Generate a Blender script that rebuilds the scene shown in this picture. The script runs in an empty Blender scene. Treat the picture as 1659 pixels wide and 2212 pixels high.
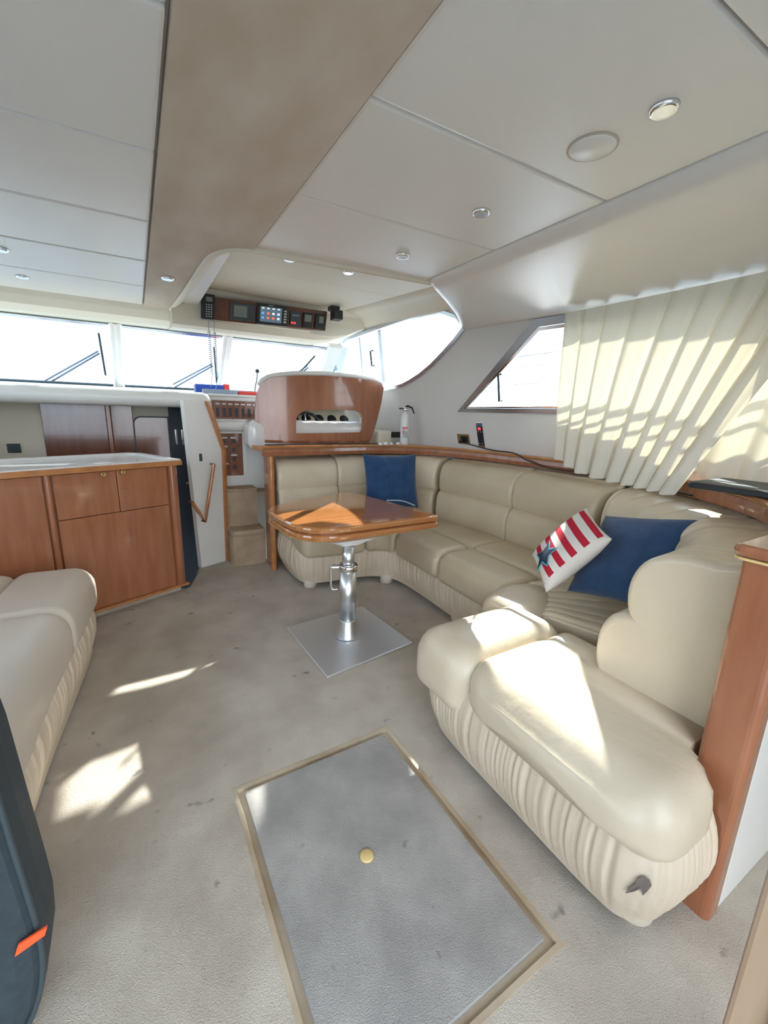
import bpy, bmesh, math, random
from mathutils import Vector, Matrix
from mathutils.geometry import delaunay_2d_cdt
random.seed(7)
SC = bpy.context.scene
COL = SC.collection
V = Vector
# ------------------------------------------------------------------ camera
H = 1.30
CX, CY = 829.5, 1106.0
def _axes():
    v1 = V((290-CX, 880-CY)); v2 = V((2450-CX, 942-CY))
    f = math.sqrt(-(v1.dot(v2)))
    yv = V((v1.x, -v1.y, -f)).normalized(); xv = V((v2.x, -v2.y, -f)).normalized()
    zv = xv.cross(yv)
    return f, Matrix((xv, yv, zv))
FPX, RW = _axes()
cam = bpy.data.cameras.new('camera'); cam_o = bpy.data.objects.new('camera', cam); COL.objects.link(cam_o)
cam_o.matrix_world = Matrix.Translation((0, 0, H)) @ RW.to_4x4()
cam.sensor_fit = 'VERTICAL'; cam.sensor_height = 36.0; cam.lens = 36.0*FPX/2212.0
cam.clip_start = 0.02; cam.clip_end = 2000
SC.camera = cam_o
# ------------------------------------------------------------------ light
SC.view_settings.view_transform = 'Standard'; SC.view_settings.look = 'None'
SC.view_settings.gamma = 1.0; SC.view_settings.use_curve_mapping = False
SC.view_settings.exposure = 0.82
SC.cycles.diffuse_bounces = 8; SC.cycles.max_bounces = 16; SC.cycles.transparent_max_bounces = 16
SUN_TO = V((1.0, 1.0, 0.872)).normalized()
sl = bpy.data.lights.new('sun', 'SUN'); sl.energy = 10.5; sl.angle = math.radians(0.6); sl.color = (1.0, 0.95, 0.86)
so = bpy.data.objects.new('sun', sl); COL.objects.link(so); so.location = (10, 10, 9)
so.rotation_euler = SUN_TO.to_track_quat('Z', 'Y').to_euler()
w = bpy.data.worlds.new('World'); SC.world = w; w.use_nodes = True
nt = w.node_tree; nt.nodes.clear()
o_ = nt.nodes.new('ShaderNodeOutputWorld'); b_ = nt.nodes.new('ShaderNodeBackground')
tc = nt.nodes.new('ShaderNodeTexCoord'); sx = nt.nodes.new('ShaderNodeSeparateXYZ')
rp = nt.nodes.new('ShaderNodeValToRGB'); nz = nt.nodes.new('ShaderNodeTexNoise'); mx = nt.nodes.new('ShaderNodeMix')
mx.data_type = 'RGBA'
nt.links.new(tc.outputs['Generated'], sx.inputs[0]); nt.links.new(sx.outputs['Z'], rp.inputs['Fac'])
e = rp.color_ramp.elements; e[0].position = 0.0; e[0].color = (0.86, 0.93, 1.0, 1); e[1].position = 0.9; e[1].color = (0.52, 0.68, 0.95, 1)
nz.inputs['Scale'].default_value = 3.0; nz.inputs['Detail'].default_value = 5.0
nt.links.new(tc.outputs['Generated'], nz.inputs['Vector'])
cr = nt.nodes.new('ShaderNodeValToRGB'); cr.color_ramp.elements[0].position = 0.45; cr.color_ramp.elements[1].position = 0.7
nt.links.new(nz.outputs['Fac'], cr.inputs['Fac']); nt.links.new(cr.outputs['Color'], mx.inputs['Factor'])
nt.links.new(rp.outputs['Color'], mx.inputs['A']); mx.inputs['B'].default_value = (1, 1, 1, 1)
nt.links.new(mx.outputs['Result'], b_.inputs['Color']); b_.inputs['Strength'].default_value = 3.8
nt.links.new(b_.outputs[0], o_.inputs[0])

# ------------------------------------------------------------------ pixel helpers
def ray(px, py): return RW @ V((px-CX, -(py-CY), -FPX))
def P(px, py, x=None, y=None, z=None):
    d = ray(px, py); o = V((0, 0, H))
    if z is not None: t = (z-H)/d.z
    elif x is not None: t = x/d.x
    else: t = y/d.y
    return o+d*t
def PP(px, py, n, c):                     # on the plane n.p = c
    d = ray(px, py); o = V((0, 0, H)); n = V(n)
    return o+d*((c-n.dot(o))/n.dot(d))
CR = RW @ V((1, 0, 0)); CU = RW @ V((0, 1, 0)); CF = RW @ V((0, 0, -1))

# ------------------------------------------------------------------ materials
MATS = {}
def mat(name, col, rough=0.5, metal=0.0, col2=None, nscale=8.0, stretch=(1, 1, 1), bump=0.0, bscale=None, coat=0.0,
        detail=4.0, lo=0.35, hi=0.65, sheen=0.0, emit=None, bdist=0.01, spec=0.5, spots=None):
    m = bpy.data.materials.new(name); m.use_nodes = True; MATS[name] = m
    n = m.node_tree; b = n.nodes['Principled BSDF']
    b.inputs['Base Color'].default_value = (*col, 1); b.inputs['Roughness'].default_value = rough
    b.inputs['Metallic'].default_value = metal; b.inputs['Coat Weight'].default_value = coat
    b.inputs['Coat Roughness'].default_value = 0.06
    b.inputs['Sheen Weight'].default_value = sheen; b.inputs['Specular IOR Level'].default_value = spec
    if emit: b.inputs['Emission Color'].default_value = (*emit[0], 1); b.inputs['Emission Strength'].default_value = emit[1]
    t = n.nodes.new('ShaderNodeTexCoord'); mp = n.nodes.new('ShaderNodeMapping'); mp.inputs['Scale'].default_value = stretch
    n.links.new(t.outputs['Object'], mp.inputs['Vector'])
    if col2:
        ns = n.nodes.new('ShaderNodeTexNoise'); ns.inputs['Scale'].default_value = nscale; ns.inputs['Detail'].default_value = detail
        n.links.new(mp.outputs[0], ns.inputs['Vector'])
        r = n.nodes.new('ShaderNodeValToRGB'); r.color_ramp.elements[0].position = lo; r.color_ramp.elements[1].position = hi
        r.color_ramp.elements[0].color = (*col, 1); r.color_ramp.elements[1].color = (*col2, 1)
        n.links.new(ns.outputs['Fac'], r.inputs['Fac']); n.links.new(r.outputs['Color'], b.inputs['Base Color'])
    if spots:
        n2 = n.nodes.new('ShaderNodeTexNoise'); n2.inputs['Scale'].default_value = spots; n2.inputs['Detail'].default_value = 2
        n.links.new(mp.outputs[0], n2.inputs['Vector'])
        r2 = n.nodes.new('ShaderNodeValToRGB'); r2.color_ramp.elements[0].position = 0.70; r2.color_ramp.elements[1].position = 0.78
        r2.color_ramp.elements[0].color = (1, 1, 1, 1); r2.color_ramp.elements[1].color = (0.45, 0.45, 0.48, 1)
        n.links.new(n2.outputs['Fac'], r2.inputs['Fac'])
        m3 = n.nodes.new('ShaderNodeMix'); m3.data_type = 'RGBA'; m3.blend_type = 'MULTIPLY'; m3.inputs['Factor'].default_value = 1
        n.links.new(r.outputs['Color'], m3.inputs['A']); n.links.new(r2.outputs['Color'], m3.inputs['B']); n.links.new(m3.outputs['Result'], b.inputs['Base Color'])
    if bump:
        nb = n.nodes.new('ShaderNodeTexNoise'); nb.inputs['Scale'].default_value = bscale or nscale*4; nb.inputs['Detail'].default_value = 3
        n.links.new(mp.outputs[0], nb.inputs['Vector'])
        bp = n.nodes.new('ShaderNodeBump'); bp.inputs['Strength'].default_value = bump; bp.inputs['Distance'].default_value = bdist
        n.links.new(nb.outputs['Fac'], bp.inputs['Height']); n.links.new(bp.outputs[0], b.inputs['Normal'])
    return m
mat('carpet', (0.42, 0.36, 0.285), 0.95, col2=(0.54, 0.475, 0.385), nscale=5, bump=0.8, bscale=330, sheen=0.2, detail=8, spec=0.1, bdist=0.004, spots=13)
mat('carpet_tan', (0.40, 0.30, 0.20), 0.95, col2=(0.50, 0.385, 0.27), nscale=7, bump=0.7, bscale=160, spec=0.1)
mat('hatch_carpet', (0.30, 0.28, 0.255), 0.95, col2=(0.41, 0.385, 0.345), nscale=5.5, bump=0.8, bscale=330, sheen=0.2, detail=8, spec=0.1, bdist=0.004, spots=13)
mat('hatch_trim', (0.62, 0.52, 0.38), 0.35, 0.25, col2=(0.42, 0.31, 0.20), nscale=4)
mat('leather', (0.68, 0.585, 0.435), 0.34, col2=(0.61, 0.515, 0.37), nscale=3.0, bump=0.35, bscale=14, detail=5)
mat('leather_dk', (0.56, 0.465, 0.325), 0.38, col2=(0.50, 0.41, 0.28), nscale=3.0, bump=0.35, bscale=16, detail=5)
mat('leather_settee', (0.66, 0.58, 0.48), 0.34, col2=(0.62, 0.54, 0.44), nscale=3.0, bump=0.25, bscale=12)
mat('skirt', (0.66, 0.555, 0.42), 0.6, col2=(0.60, 0.50, 0.37), nscale=6, bump=0.2, bscale=40)
mat('cherry', (0.30, 0.108, 0.050), 0.22, col2=(0.365, 0.145, 0.070), nscale=4, stretch=(6, 6, 0.7), coat=0.5, detail=6)
mat('cherry_edge', (0.40, 0.16, 0.055), 0.22, col2=(0.50, 0.21, 0.075), nscale=6, stretch=(2, 2, 2), coat=0.5)
mat('table_wood', (0.40, 0.155, 0.05), 0.06, col2=(0.50, 0.21, 0.07), nscale=4, stretch=(0.8, 9, 3), coat=0.8, detail=6)
mat('inlay', (0.70, 0.50, 0.22), 0.3)
mat('white_gel', (0.74, 0.73, 0.69), 0.30, col2=(0.77, 0.76, 0.72), nscale=2)
mat('cream_wall', (0.74, 0.675, 0.54), 0.5, col2=(0.77, 0.705, 0.57), nscale=2)
mat('wall_vinyl', (0.66, 0.65, 0.62), 0.5, col2=(0.70, 0.69, 0.66), nscale=2, bump=0.1, bscale=200)
mat('ceil_vinyl', (0.78, 0.75, 0.695), 0.30, col2=(0.80, 0.77, 0.715), nscale=1.5, bump=0.05, bscale=220)
mat('suede', (0.50, 0.395, 0.285), 0.85, col2=(0.63, 0.535, 0.43), nscale=3.2, stretch=(2.2, 1, 1), detail=7, lo=0.3, hi=0.72, sheen=0.15)
mat('worktop', (0.74, 0.72, 0.70), 0.18, col2=(0.70, 0.68, 0.66), nscale=30, coat=0.3)
mat('chrome', (0.85, 0.86, 0.88), 0.12, 1.0)
mat('alu', (0.72, 0.73, 0.74), 0.33, 1.0)
mat('plate_alu', (0.70, 0.71, 0.72), 0.38, 0.7)
mat('frame_alu', (0.50, 0.53, 0.57), 0.22, 0.9)
mat('black', (0.012, 0.014, 0.018), 0.4)
mat('dark_case', (0.018, 0.030, 0.038), 0.55, col2=(0.026, 0.040, 0.048), nscale=60)
mat('case_piping', (0.035, 0.05, 0.055), 0.5)
mat('orange', (0.85, 0.09, 0.02), 0.5)
mat('blue_cloth', (0.020, 0.055, 0.135), 0.95, col2=(0.030, 0.075, 0.17), nscale=14, bump=0.5, bscale=160, sheen=0.3, spec=0.1)
mat('star_blue', (0.015, 0.03, 0.07), 0.9)
mat('star_rim', (0.10, 0.42, 0.52), 0.8)
mat('burl', (0.085, 0.022, 0.014), 0.12, col2=(0.18, 0.05, 0.028), nscale=9, detail=8, coat=0.8)
mat('dark_wood', (0.17, 0.062, 0.036), 0.18, col2=(0.22, 0.082, 0.048), nscale=4, stretch=(6, 6, 0.6), coat=0.5)
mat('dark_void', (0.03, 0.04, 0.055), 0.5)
mat('screen', (0.03, 0.045, 0.06), 0.12, emit=((0.10, 0.16, 0.20), 0.5))
mat('lcd', (0.22, 0.25, 0.22), 0.2)
mat('icon_blue', (0.05, 0.2, 0.6), 0.4, emit=((0.1, 0.35, 0.9), 0.6))
mat('icon_red', (0.6, 0.08, 0.06), 0.4, emit=((0.9, 0.15, 0.1), 0.6))
mat('icon_white', (0.6, 0.65, 0.7), 0.4, emit=((0.7, 0.8, 0.85), 0.5))
mat('led_red', (0.8, 0.02, 0.02), 0.4, emit=((1, 0.03, 0.03), 1.5))
mat('dot', (0.6, 0.62, 0.6), 0.5)
mat('brass', (0.45, 0.30, 0.13), 0.3, 0.8)
mat('ext_white', (0.78, 0.78, 0.77), 0.3)
mat('label_red', (0.65, 0.06, 0.05), 0.6)
mat('label_green', (0.15, 0.35, 0.38), 0.6)
mat('book_blue', (0.02, 0.08, 0.42), 0.5); mat('book_grey', (0.30, 0.36, 0.45), 0.5); mat('book_red', (0.75, 0.07, 0.05), 0.5)
mat('teal', (0.02, 0.32, 0.36), 0.8)
mat('lens', (0.45, 0.48, 0.52), 0.15, 0.2)
mat('gasket', (0.05, 0.07, 0.08), 0.5)
mat('jamb', (0.42, 0.30, 0.20), 0.4, col2=(0.36, 0.24, 0.15), nscale=5, stretch=(5, 5, .6))
mat('water', (0.06, 0.10, 0.13), 0.12, bump=0.4, bscale=2)
mat('shore', (0.12, 0.20, 0.20), 0.9, col2=(0.17, 0.26, 0.26), nscale=0.4)
mat('bldg', (0.45, 0.52, 0.58), 0.8)
mat('tear', (0.16, 0.13, 0.11), 0.9)
mat('foot', (0.62, 0.55, 0.46), 0.5)
def glass(name, tint=(0.93, 0.97, 1.0), ior=1.45):
    m = bpy.data.materials.new(name); m.use_nodes = True; MATS[name] = m
    n = m.node_tree; n.nodes.clear(); o = n.nodes.new('ShaderNodeOutputMaterial'); mi = n.nodes.new('ShaderNodeMixShader')
    lw = n.nodes.new('ShaderNodeLayerWeight'); lw.inputs['Blend'].default_value = 0.5
    pw = n.nodes.new('ShaderNodeMath'); pw.operation = 'POWER'; pw.inputs[1].default_value = 5.0; n.links.new(lw.outputs['Facing'], pw.inputs[0])
    f = n.nodes.new('ShaderNodeMath'); f.operation = 'MULTIPLY_ADD'; f.inputs[1].default_value = 0.5; f.inputs[2].default_value = 0.03; n.links.new(pw.outputs[0], f.inputs[0])
    t = n.nodes.new('ShaderNodeBsdfTransparent'); t.inputs['Color'].default_value = (*tint, 1)
    g = n.nodes.new('ShaderNodeBsdfGlossy'); g.inputs['Roughness'].default_value = 0.02
    n.links.new(f.outputs[0], mi.inputs[0]); n.links.new(t.outputs[0], mi.inputs[1]); n.links.new(g.outputs[0], mi.inputs[2])
    n.links.new(mi.outputs[0], o.inputs[0])
glass('glass'); glass('glass_tint', (0.62, 0.67, 0.70))
def cloth_translucent(name, col, tcol, fac):
    m = bpy.data.materials.new(name); m.use_nodes = True; MATS[name] = m
    n = m.node_tree; n.nodes.clear(); o = n.nodes.new('ShaderNodeOutputMaterial'); mi = n.nodes.new('ShaderNodeMixShader')
    d = n.nodes.new('ShaderNodeBsdfDiffuse'); d.inputs['Color'].default_value = (*col, 1)
    t = n.nodes.new('ShaderNodeBsdfTranslucent'); t.inputs['Color'].default_value = (*tcol, 1)
    tcn = n.nodes.new('ShaderNodeTexCoord'); nb = n.nodes.new('ShaderNodeTexNoise'); nb.inputs['Scale'].default_value = 300
    bp = n.nodes.new('ShaderNodeBump'); bp.inputs['Strength'].default_value = 0.15; bp.inputs['Distance'].default_value = 0.002
    n.links.new(tcn.outputs['Object'], nb.inputs['Vector']); n.links.new(nb.outputs['Fac'], bp.inputs['Height']); n.links.new(bp.outputs[0], d.inputs['Normal'])
    mi.inputs[0].default_value = fac
    n.links.new(d.outputs[0], mi.inputs[1]); n.links.new(t.outputs[0], mi.inputs[2]); n.links.new(mi.outputs[0], o.inputs[0])
cloth_translucent('curtain', (0.80, 0.77, 0.68), (0.66, 0.58, 0.40), 0.22)
def stripes():
    m = mat('stripes', (0.75, 0.71, 0.66), 0.9, bump=0.3, bscale=250, spec=0.1)
    n = m.node_tree; b = n.nodes['Principled BSDF']
    t = n.nodes.new('ShaderNodeTexCoord'); s = n.nodes.new('ShaderNodeSeparateXYZ'); n.links.new(t.outputs['Object'], s.inputs[0])
    a = n.nodes.new('ShaderNodeMath'); a.operation = 'MULTIPLY_ADD'; a.inputs[1].default_value = 14.6; a.inputs[2].default_value = 0.42
    n.links.new(s.outputs['X'], a.inputs[0])
    fr = n.nodes.new('ShaderNodeMath'); fr.operation = 'FRACT'; n.links.new(a.outputs[0], fr.inputs[0])
    g = n.nodes.new('ShaderNodeMath'); g.operation = 'GREATER_THAN'; g.inputs[1].default_value = 0.52; n.links.new(fr.outputs[0], g.inputs[0])
    def lim(sock, v):
        ab = n.nodes.new('ShaderNodeMath'); ab.operation = 'ABSOLUTE'; n.links.new(sock, ab.inputs[0])
        l = n.nodes.new('ShaderNodeMath'); l.operation = 'LESS_THAN'; l.inputs[1].default_value = v; n.links.new(ab.outputs[0], l.inputs[0]); return l.outputs[0]
    def mul(p, q):
        k = n.nodes.new('ShaderNodeMath'); k.operation = 'MULTIPLY'; n.links.new(p, k.inputs[0]); n.links.new(q, k.inputs[1]); return k.outputs[0]
    zp = n.nodes.new('ShaderNodeMath'); zp.operation = 'GREATER_THAN'; zp.inputs[1].default_value = 0.0; n.links.new(s.outputs['Z'], zp.inputs[0])
    k = mul(mul(g.outputs[0], lim(s.outputs['Y'], 0.15)), mul(lim(s.outputs['X'], 0.168), zp.outputs[0]))
    mi = n.nodes.new('ShaderNodeMix'); mi.data_type = 'RGBA'; mi.inputs['A'].default_value = (0.75, 0.71, 0.66, 1); mi.inputs['B'].default_value = (0.50, 0.025, 0.05, 1)
    n.links.new(k, mi.inputs['Factor']); n.links.new(mi.outputs['Result'], b.inputs['Base Color'])
stripes()

# ------------------------------------------------------------------ mesh helpers
class MB:
    def __init__(s): s.v = []; s.f = []; s.sm = []
    def add(s, vs, fs, smooth=False):
        o = len(s.v); s.v += [V(p) for p in vs]
        for f in fs: s.f.append([i+o for i in f]); s.sm.append(smooth)
        return s
    def box(s, lo, hi, M=None, bev=0.0):
        x0, y0, z0 = lo; x1, y1, z1 = hi
        vs = [V(p) for p in ((x0, y0, z0), (x1, y0, z0), (x1, y1, z0), (x0, y1, z0), (x0, y0, z1), (x1, y0, z1), (x1, y1, z1), (x0, y1, z1))]
        fs = [(0, 3, 2, 1), (4, 5, 6, 7), (0, 1, 5, 4), (1, 2, 6, 5), (2, 3, 7, 6), (3, 0, 4, 7)]
        if bev > 0:
            bm = bmesh.new(); bv = [bm.verts.new(p) for p in vs]
            for f in fs: bm.faces.new([bv[i] for i in f])
            bmesh.ops.bevel(bm, geom=bm.edges[:], offset=bev, segments=2, profile=0.6, affect='EDGES')
            bm.verts.index_update(); vs = [v.co.copy() for v in bm.verts]; fs = [[v.index for v in f.verts] for f in bm.faces]; bm.free()
        if M: vs = [M @ p for p in vs]
        return s.add(vs, fs, False)
    def rings(s, R, closed=True, caps=True, smooth=True, soft=(False, False)):
        n = len(R[0]); vs = [p for r in R for p in r]; fs = []
        for i in range(len(R)-1):
            for j in range(n if closed else n-1):
                k = (j+1) % n; fs.append((i*n+j, i*n+k, (i+1)*n+k, (i+1)*n+j))
        base0 = len(s.v); s.add(vs, fs, smooth)
        if caps and closed:
            for r_, sf in ((R[0][::-1], soft[0]), (R[-1], soft[1])):
                if sf:                                  # pillowed end: fan welded to the ring
                    c = sum((V(p) for p in r_), V((0, 0, 0)))/n; s.v.append(c); ci = len(s.v)-1
                    b0 = base0 if r_ is not R[-1] else base0+(len(R)-1)*n
                    for j in range(n): s.f.append([b0+j, b0+(j+1) % n, ci]); s.sm.append(True)
                else: s.add(list(r_), [tuple(range(n))])
        return s
    def tube(s, pts, r, n=10, closed=False, caps=True):
        pts = [V(p) for p in pts]; R = []; up = None
        m = len(pts)
        for i, p in enumerate(pts):
            a = pts[(i-1) % m] if closed or i > 0 else p; b = pts[(i+1) % m] if closed or i < m-1 else p
            t = (b-a).normalized()
            if up is None:
                up = t.orthogonal().normalized()
            up = (up-t*up.dot(t)).normalized(); sd = t.cross(up)
            rr = r[i] if isinstance(r, (list, tuple)) else r
            R.append([p+up*math.cos(2*math.pi*k/n)*rr+sd*math.sin(2*math.pi*k/n)*rr for k in range(n)])
        if closed: R.append(R[0]); return s.rings(R, caps=False)
        return s.rings(R, caps=caps)
    def lathe(s, base, prof, n=24, ax=V((0, 0, 1))):
        base = V(base); ax = V(ax).normalized(); u = ax.orthogonal().normalized(); w_ = ax.cross(u)
        R = [[base+ax*z+u*math.cos(2*math.pi*k/n)*r+w_*math.sin(2*math.pi*k/n)*r for k in range(n)] for r, z in prof]
        return s.rings(R)
    def prism(s, poly, a, b, f):          # poly 2D, f(u,v,h)->3D
        n = len(poly); vs = [f(u, v, a) for u, v in poly]+[f(u, v, b) for u, v in poly]
        fs = [tuple(range(n))[::-1], tuple(range(n, 2*n))]+[(i, (i+1) % n, n+(i+1) % n, n+i) for i in range(n)]
        return s.add(vs, fs, False)
    def plate(s, outer, holes, a, b, f, grid=0, smooth=False):  # polygon with holes, thickness a..b
        pts = []; edges = []; loops = []
        for lp in [outer]+holes:
            o = len(pts); pts += [V(p) for p in lp]; m = len(lp)
            edges += [(o+i, o+(i+1) % m) for i in range(m)]; loops.append((o, m))
        def inside(p, lp):
            c = False; m = len(lp)
            for i in range(m):
                x1, y1 = lp[i]; x2, y2 = lp[(i+1) % m]
                if (y1 > p[1]) != (y2 > p[1]) and p[0] < (x2-x1)*(p[1]-y1)/(y2-y1)+x1: c = not c
            return c
        if grid:
            xs = [p[0] for p in outer]; ys = [p[1] for p in outer]; gx = min(xs)+grid/2
            while gx < max(xs):
                gy = min(ys)+grid/2
                while gy < max(ys):
                    if inside((gx, gy), outer) and not any(inside((gx, gy), h) for h in holes): pts.append(V((gx, gy)))
                    gy += grid
                gx += grid
        r = delaunay_2d_cdt(pts, edges, [], 0, 1e-7)
        vs, fc = r[0], r[2]
        keep = []
        for t in fc:
            c = sum((vs[i] for i in t), V((0, 0)))/len(t)
            if inside(c, outer) and not any(inside(c, h) for h in holes): keep.append(tuple(t))
        s.add([f(p[0], p[1], a) for p in vs], [t[::-1] for t in keep], smooth); s.add([f(p[0], p[1], b) for p in vs], keep, smooth)
        for lp in [outer]+holes:
            m = len(lp); s.add([f(*p, a) for p in lp]+[f(*p, b) for p in lp], [(i, (i+1) % m, m+(i+1) % m, m+i) for i in range(m)])
        return s
    def build(s, name, m, parent=None, label=None, cat=None, group=None, kind=None, origin=None, bevel=0, fixn=True):
        me = bpy.data.meshes.new(name)
        if origin is None:
            if parent is not None: origin = parent.get('_o', (0, 0, 0))
            else:
                xs = [p.x for p in s.v]; ys = [p.y for p in s.v]; zs = [p.z for p in s.v]
                origin = ((min(xs)+max(xs))/2, (min(ys)+max(ys))/2, min(zs))
        O = V(origin)
        me.from_pydata([p-O for p in s.v], [], s.f)
        me.polygons.foreach_set('use_smooth', s.sm)
        if fixn:
            bm = bmesh.new(); bm.from_mesh(me); bmesh.ops.recalc_face_normals(bm, faces=bm.faces); bm.to_mesh(me); bm.free()
        me.materials.append(MATS[m]); me.update()
        ob = bpy.data.objects.new(name, me); COL.objects.link(ob)
        if parent is not None: ob.parent = parent; ob.location = O-V(parent.get('_o', (0, 0, 0)))
        else: ob.location = O
        ob['_o'] = tuple(O)
        if bevel:
            bv = ob.modifiers.new('bevel', 'BEVEL'); bv.width = bevel; bv.segments = 2; bv.limit_method = 'ANGLE'
        tag(ob, label, cat, group, kind)
        return ob
def tag(o, label=None, cat=None, group=None, kind=None):
    if label: o['label'] = label
    if cat: o['category'] = cat
    if group: o['group'] = group
    if kind: o['kind'] = kind
def thing(name, loc, label, cat, group=None, kind=None):
    o = bpy.data.objects.new(name, None); COL.objects.link(o); o.location = loc; o.empty_display_size = 0.1
    o['_o'] = tuple(loc); tag(o, label, cat, group, kind); return o
def catmull(pts, n=8, closed=False):
    pts = [V(p) for p in pts]; m = len(pts); out = []
    for i in range(m if closed else m-1):
        p0 = pts[(i-1) % m] if closed or i > 0 else pts[i]*2-pts[i+1]
        p1 = pts[i]; p2 = pts[(i+1) % m]
        p3 = pts[(i+2) % m] if closed or i < m-2 else p2*2-p1
        for k in range(n):
            t = k/n
            out.append(0.5*((2*p1)+(-p0+p2)*t+(2*p0-5*p1+4*p2-p3)*t*t+(-p0+3*p1-3*p2+p3)*t**3))
    if not closed: out.append(pts[-1])
    return out
def resample(pts, n):
    L = [0]
    for a, b in zip(pts, pts[1:]): L.append(L[-1]+(b-a).length)
    out = []; j = 0
    for k in range(n):
        t = L[-1]*k/(n-1)
        while j < len(pts)-2 and L[j+1] < t: j += 1
        d = L[j+1]-L[j]; out.append(pts[j].lerp(pts[j+1], (t-L[j])/d if d else 0))
    return out
def rrect(x0, y0, x1, y1, r, n=5):
    if not isinstance(r, (list, tuple)): r = [r]*4
    out = []
    for (cx, cy, a), rr in zip(((x1, y1, 0), (x0, y1, 90), (x0, y0, 180), (x1, y0, 270)), r):
        sx_ = -1 if cx == x1 else 1; sy_ = -1 if cy == y1 else 1
        for k in range(n+1):
            t = math.radians(a+90*k/n)
            out.append((cx+sx_*rr+math.cos(t)*rr, cy+sy_*rr+math.sin(t)*rr))
    return out
def boxm(lo, hi, bev=0.0): return MB().box(lo, hi, None, bev)
STR = dict(kind='structure')

# ================================================================== SETTING
ZC = 2.06
# right wall plane: leans in towards the top, tapers towards the bow
WN = V((1, 0.20, 0.28)); WC = 3.332
WNU = WN.normalized()
def wallp(y, z, h=0.0): return V((WC-0.20*y-0.28*z, y, z))+WNU*h
def WP(px, py): return PP(px, py, WN, WC)
def yz(px, py): p = WP(px, py); return (p.y, p.z)
fw = [yz(737, 739)]+[yz(*p) for p in ((838, 703), (940, 670), (986, 687), (1002, 705), (982, 732), (957, 760), (932, 786), (907, 807), (887, 820), (870, 829), (850, 835), (835, 838), (725, 842), (706, 803))]
fw = [(min(y_, 4.5), z_) for y_, z_ in fw]
a1 = yz(996, 886); a2 = yz(1158, 696)
aw = [a1, a2, (0.25, a2[1]), (0.25, a1[1])]
wr = MB().plate([(-0.62, 0.0), (4.95, 0.0), (4.95, 1.42), (4.33, 1.99), (4.30, 2.32), (-0.62, 2.32)], [fw, aw], 0.0, 0.07, wallp)
wall_right = wr.build('wall_right', 'wall_vinyl', **STR)
def frame_on_wall(poly, w_, a, b, name, m, parent=None, **k):
    c = V((sum(p[0] for p in poly)/len(poly), sum(p[1] for p in poly)/len(poly)))
    inner = inset(poly, w_)
    return MB().plate(poly, [inner], a, b, wallp).build(name, m, parent, **k)
def inset(poly, d):
    n = len(poly); out = []
    ar = sum(poly[i][0]*poly[(i+1) % n][1]-poly[(i+1) % n][0]*poly[i][1] for i in range(n))
    sg = 1 if ar > 0 else -1
    for i in range(n):
        p0 = V(poly[i-1]); p1 = V(poly[i]); p2 = V(poly[(i+1) % n])
        e1 = (p1-p0).normalized(); e2 = (p2-p1).normalized()
        n1 = V((-e1.y, e1.x))*sg; n2 = V((-e2.y, e2.x))*sg
        b = (n1+n2); q = 1+n1.dot(n2)
        out.append(tuple(p1+b*(d/max(q, 0.4))))
    return out
# forward side window
w1 = thing('window_1', wallp(4.0, 1.62), None, None, **STR)
frame_on_wall(inset(fw, -0.022), 0.026, -0.014, 0.03, 'window_frame', 'frame_alu', w1)
MB().prism(inset(fw, 0.004), 0.030, 0.036, wallp).build('pane', 'glass', w1)
def wbar(p, q, wd, a, b, name, m, par):
    p = V(p); q = V(q); t = (q-p).normalized(); n = V((-t.y, t.x))*wd/2
    return MB().prism([tuple(p-n), tuple(q-n), tuple(q+n), tuple(p+n)], a, b, wallp).build(name, m, par)
wbar(yz(821, 713), yz(831, 832), 0.045, -0.012, 0.034, 'mullion', 'frame_alu', w1)
wbar(yz(777, 729), yz(787, 835), 0.022, -0.006, 0.034, 'mullion', 'frame_alu', w1)
def pull(par, pa, pb, d=0.035):
    a = V(wallp(*pa, -0.012)); b = V(wallp(*pb, -0.012)); n = -WNU
    MB().tube([a, a+n*d, b+n*d, b], 0.009, 8).build('handle', 'gasket', par)
pull(w1, yz(808, 757), yz(811, 789))
# aft side window
w2 = thing('window_2', wallp(2.0, a1[1]), None, None, **STR)
frame_on_wall(inset(aw, -0.02), 0.05, -0.016, 0.03, 'window_frame', 'frame_alu', w2)
frame_on_wall(inset(aw, 0.032), 0.022, -0.004, 0.034, 'sash', 'chrome', w2)
MB().prism(inset(aw, 0.04), 0.030, 0.036, wallp).build('pane', 'glass', w2)
pull(w2, yz(1084, 808), yz(1086, 864))
wbar((1.0, a1[1]+0.03), (1.0, a2[1]-0.03), 0.04, -0.01, 0.034, 'mullion', 'frame_alu', w2)

# unseen overhang added outside, shaped like a flybridge deck to clip the sunlight
MB().prism([(1.93, 4.16), (2.25, 4.16), (2.6, 4.13), (2.80, 4.16), (2.92, 4.05), (2.98, 3.6), (3.07, 2.5), (3.2, 1.4), (3.3, -0.7), (2.78, -0.7), (2.42, 1.5)], 2.37, 2.44, lambda u, v, h: V((u, v, h))).build('sun_clip_overhang', 'white_gel', **STR)
# left wall with a window, mirrored about the keel line X = .345
def wallL(y, z, h=0.0): p = wallp(y, z, h); return V((0.69-p.x, p.y, p.z))
awl = [(4.3, 1.40), (3.9, 1.90), (0.25, 1.90), (0.25, 1.40)]
MB().plate([(-0.62, -0.75), (4.95, -0.75), (4.95, 1.42), (4.33, 1.99), (4.30, 2.32), (-0.62, 2.32)], [awl], 0.0, 0.07, wallL).build('wall_left', 'wall_vinyl', **STR)
w3 = MB().plate(inset(awl, -0.012), [inset(awl, 0.03)], -0.012, 0.03, wallL).build('window_3', 'frame_alu', **STR)
MB().prism(inset(awl, 0.01), 0.03, 0.036, wallL).build('pane', 'glass', w3)
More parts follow.
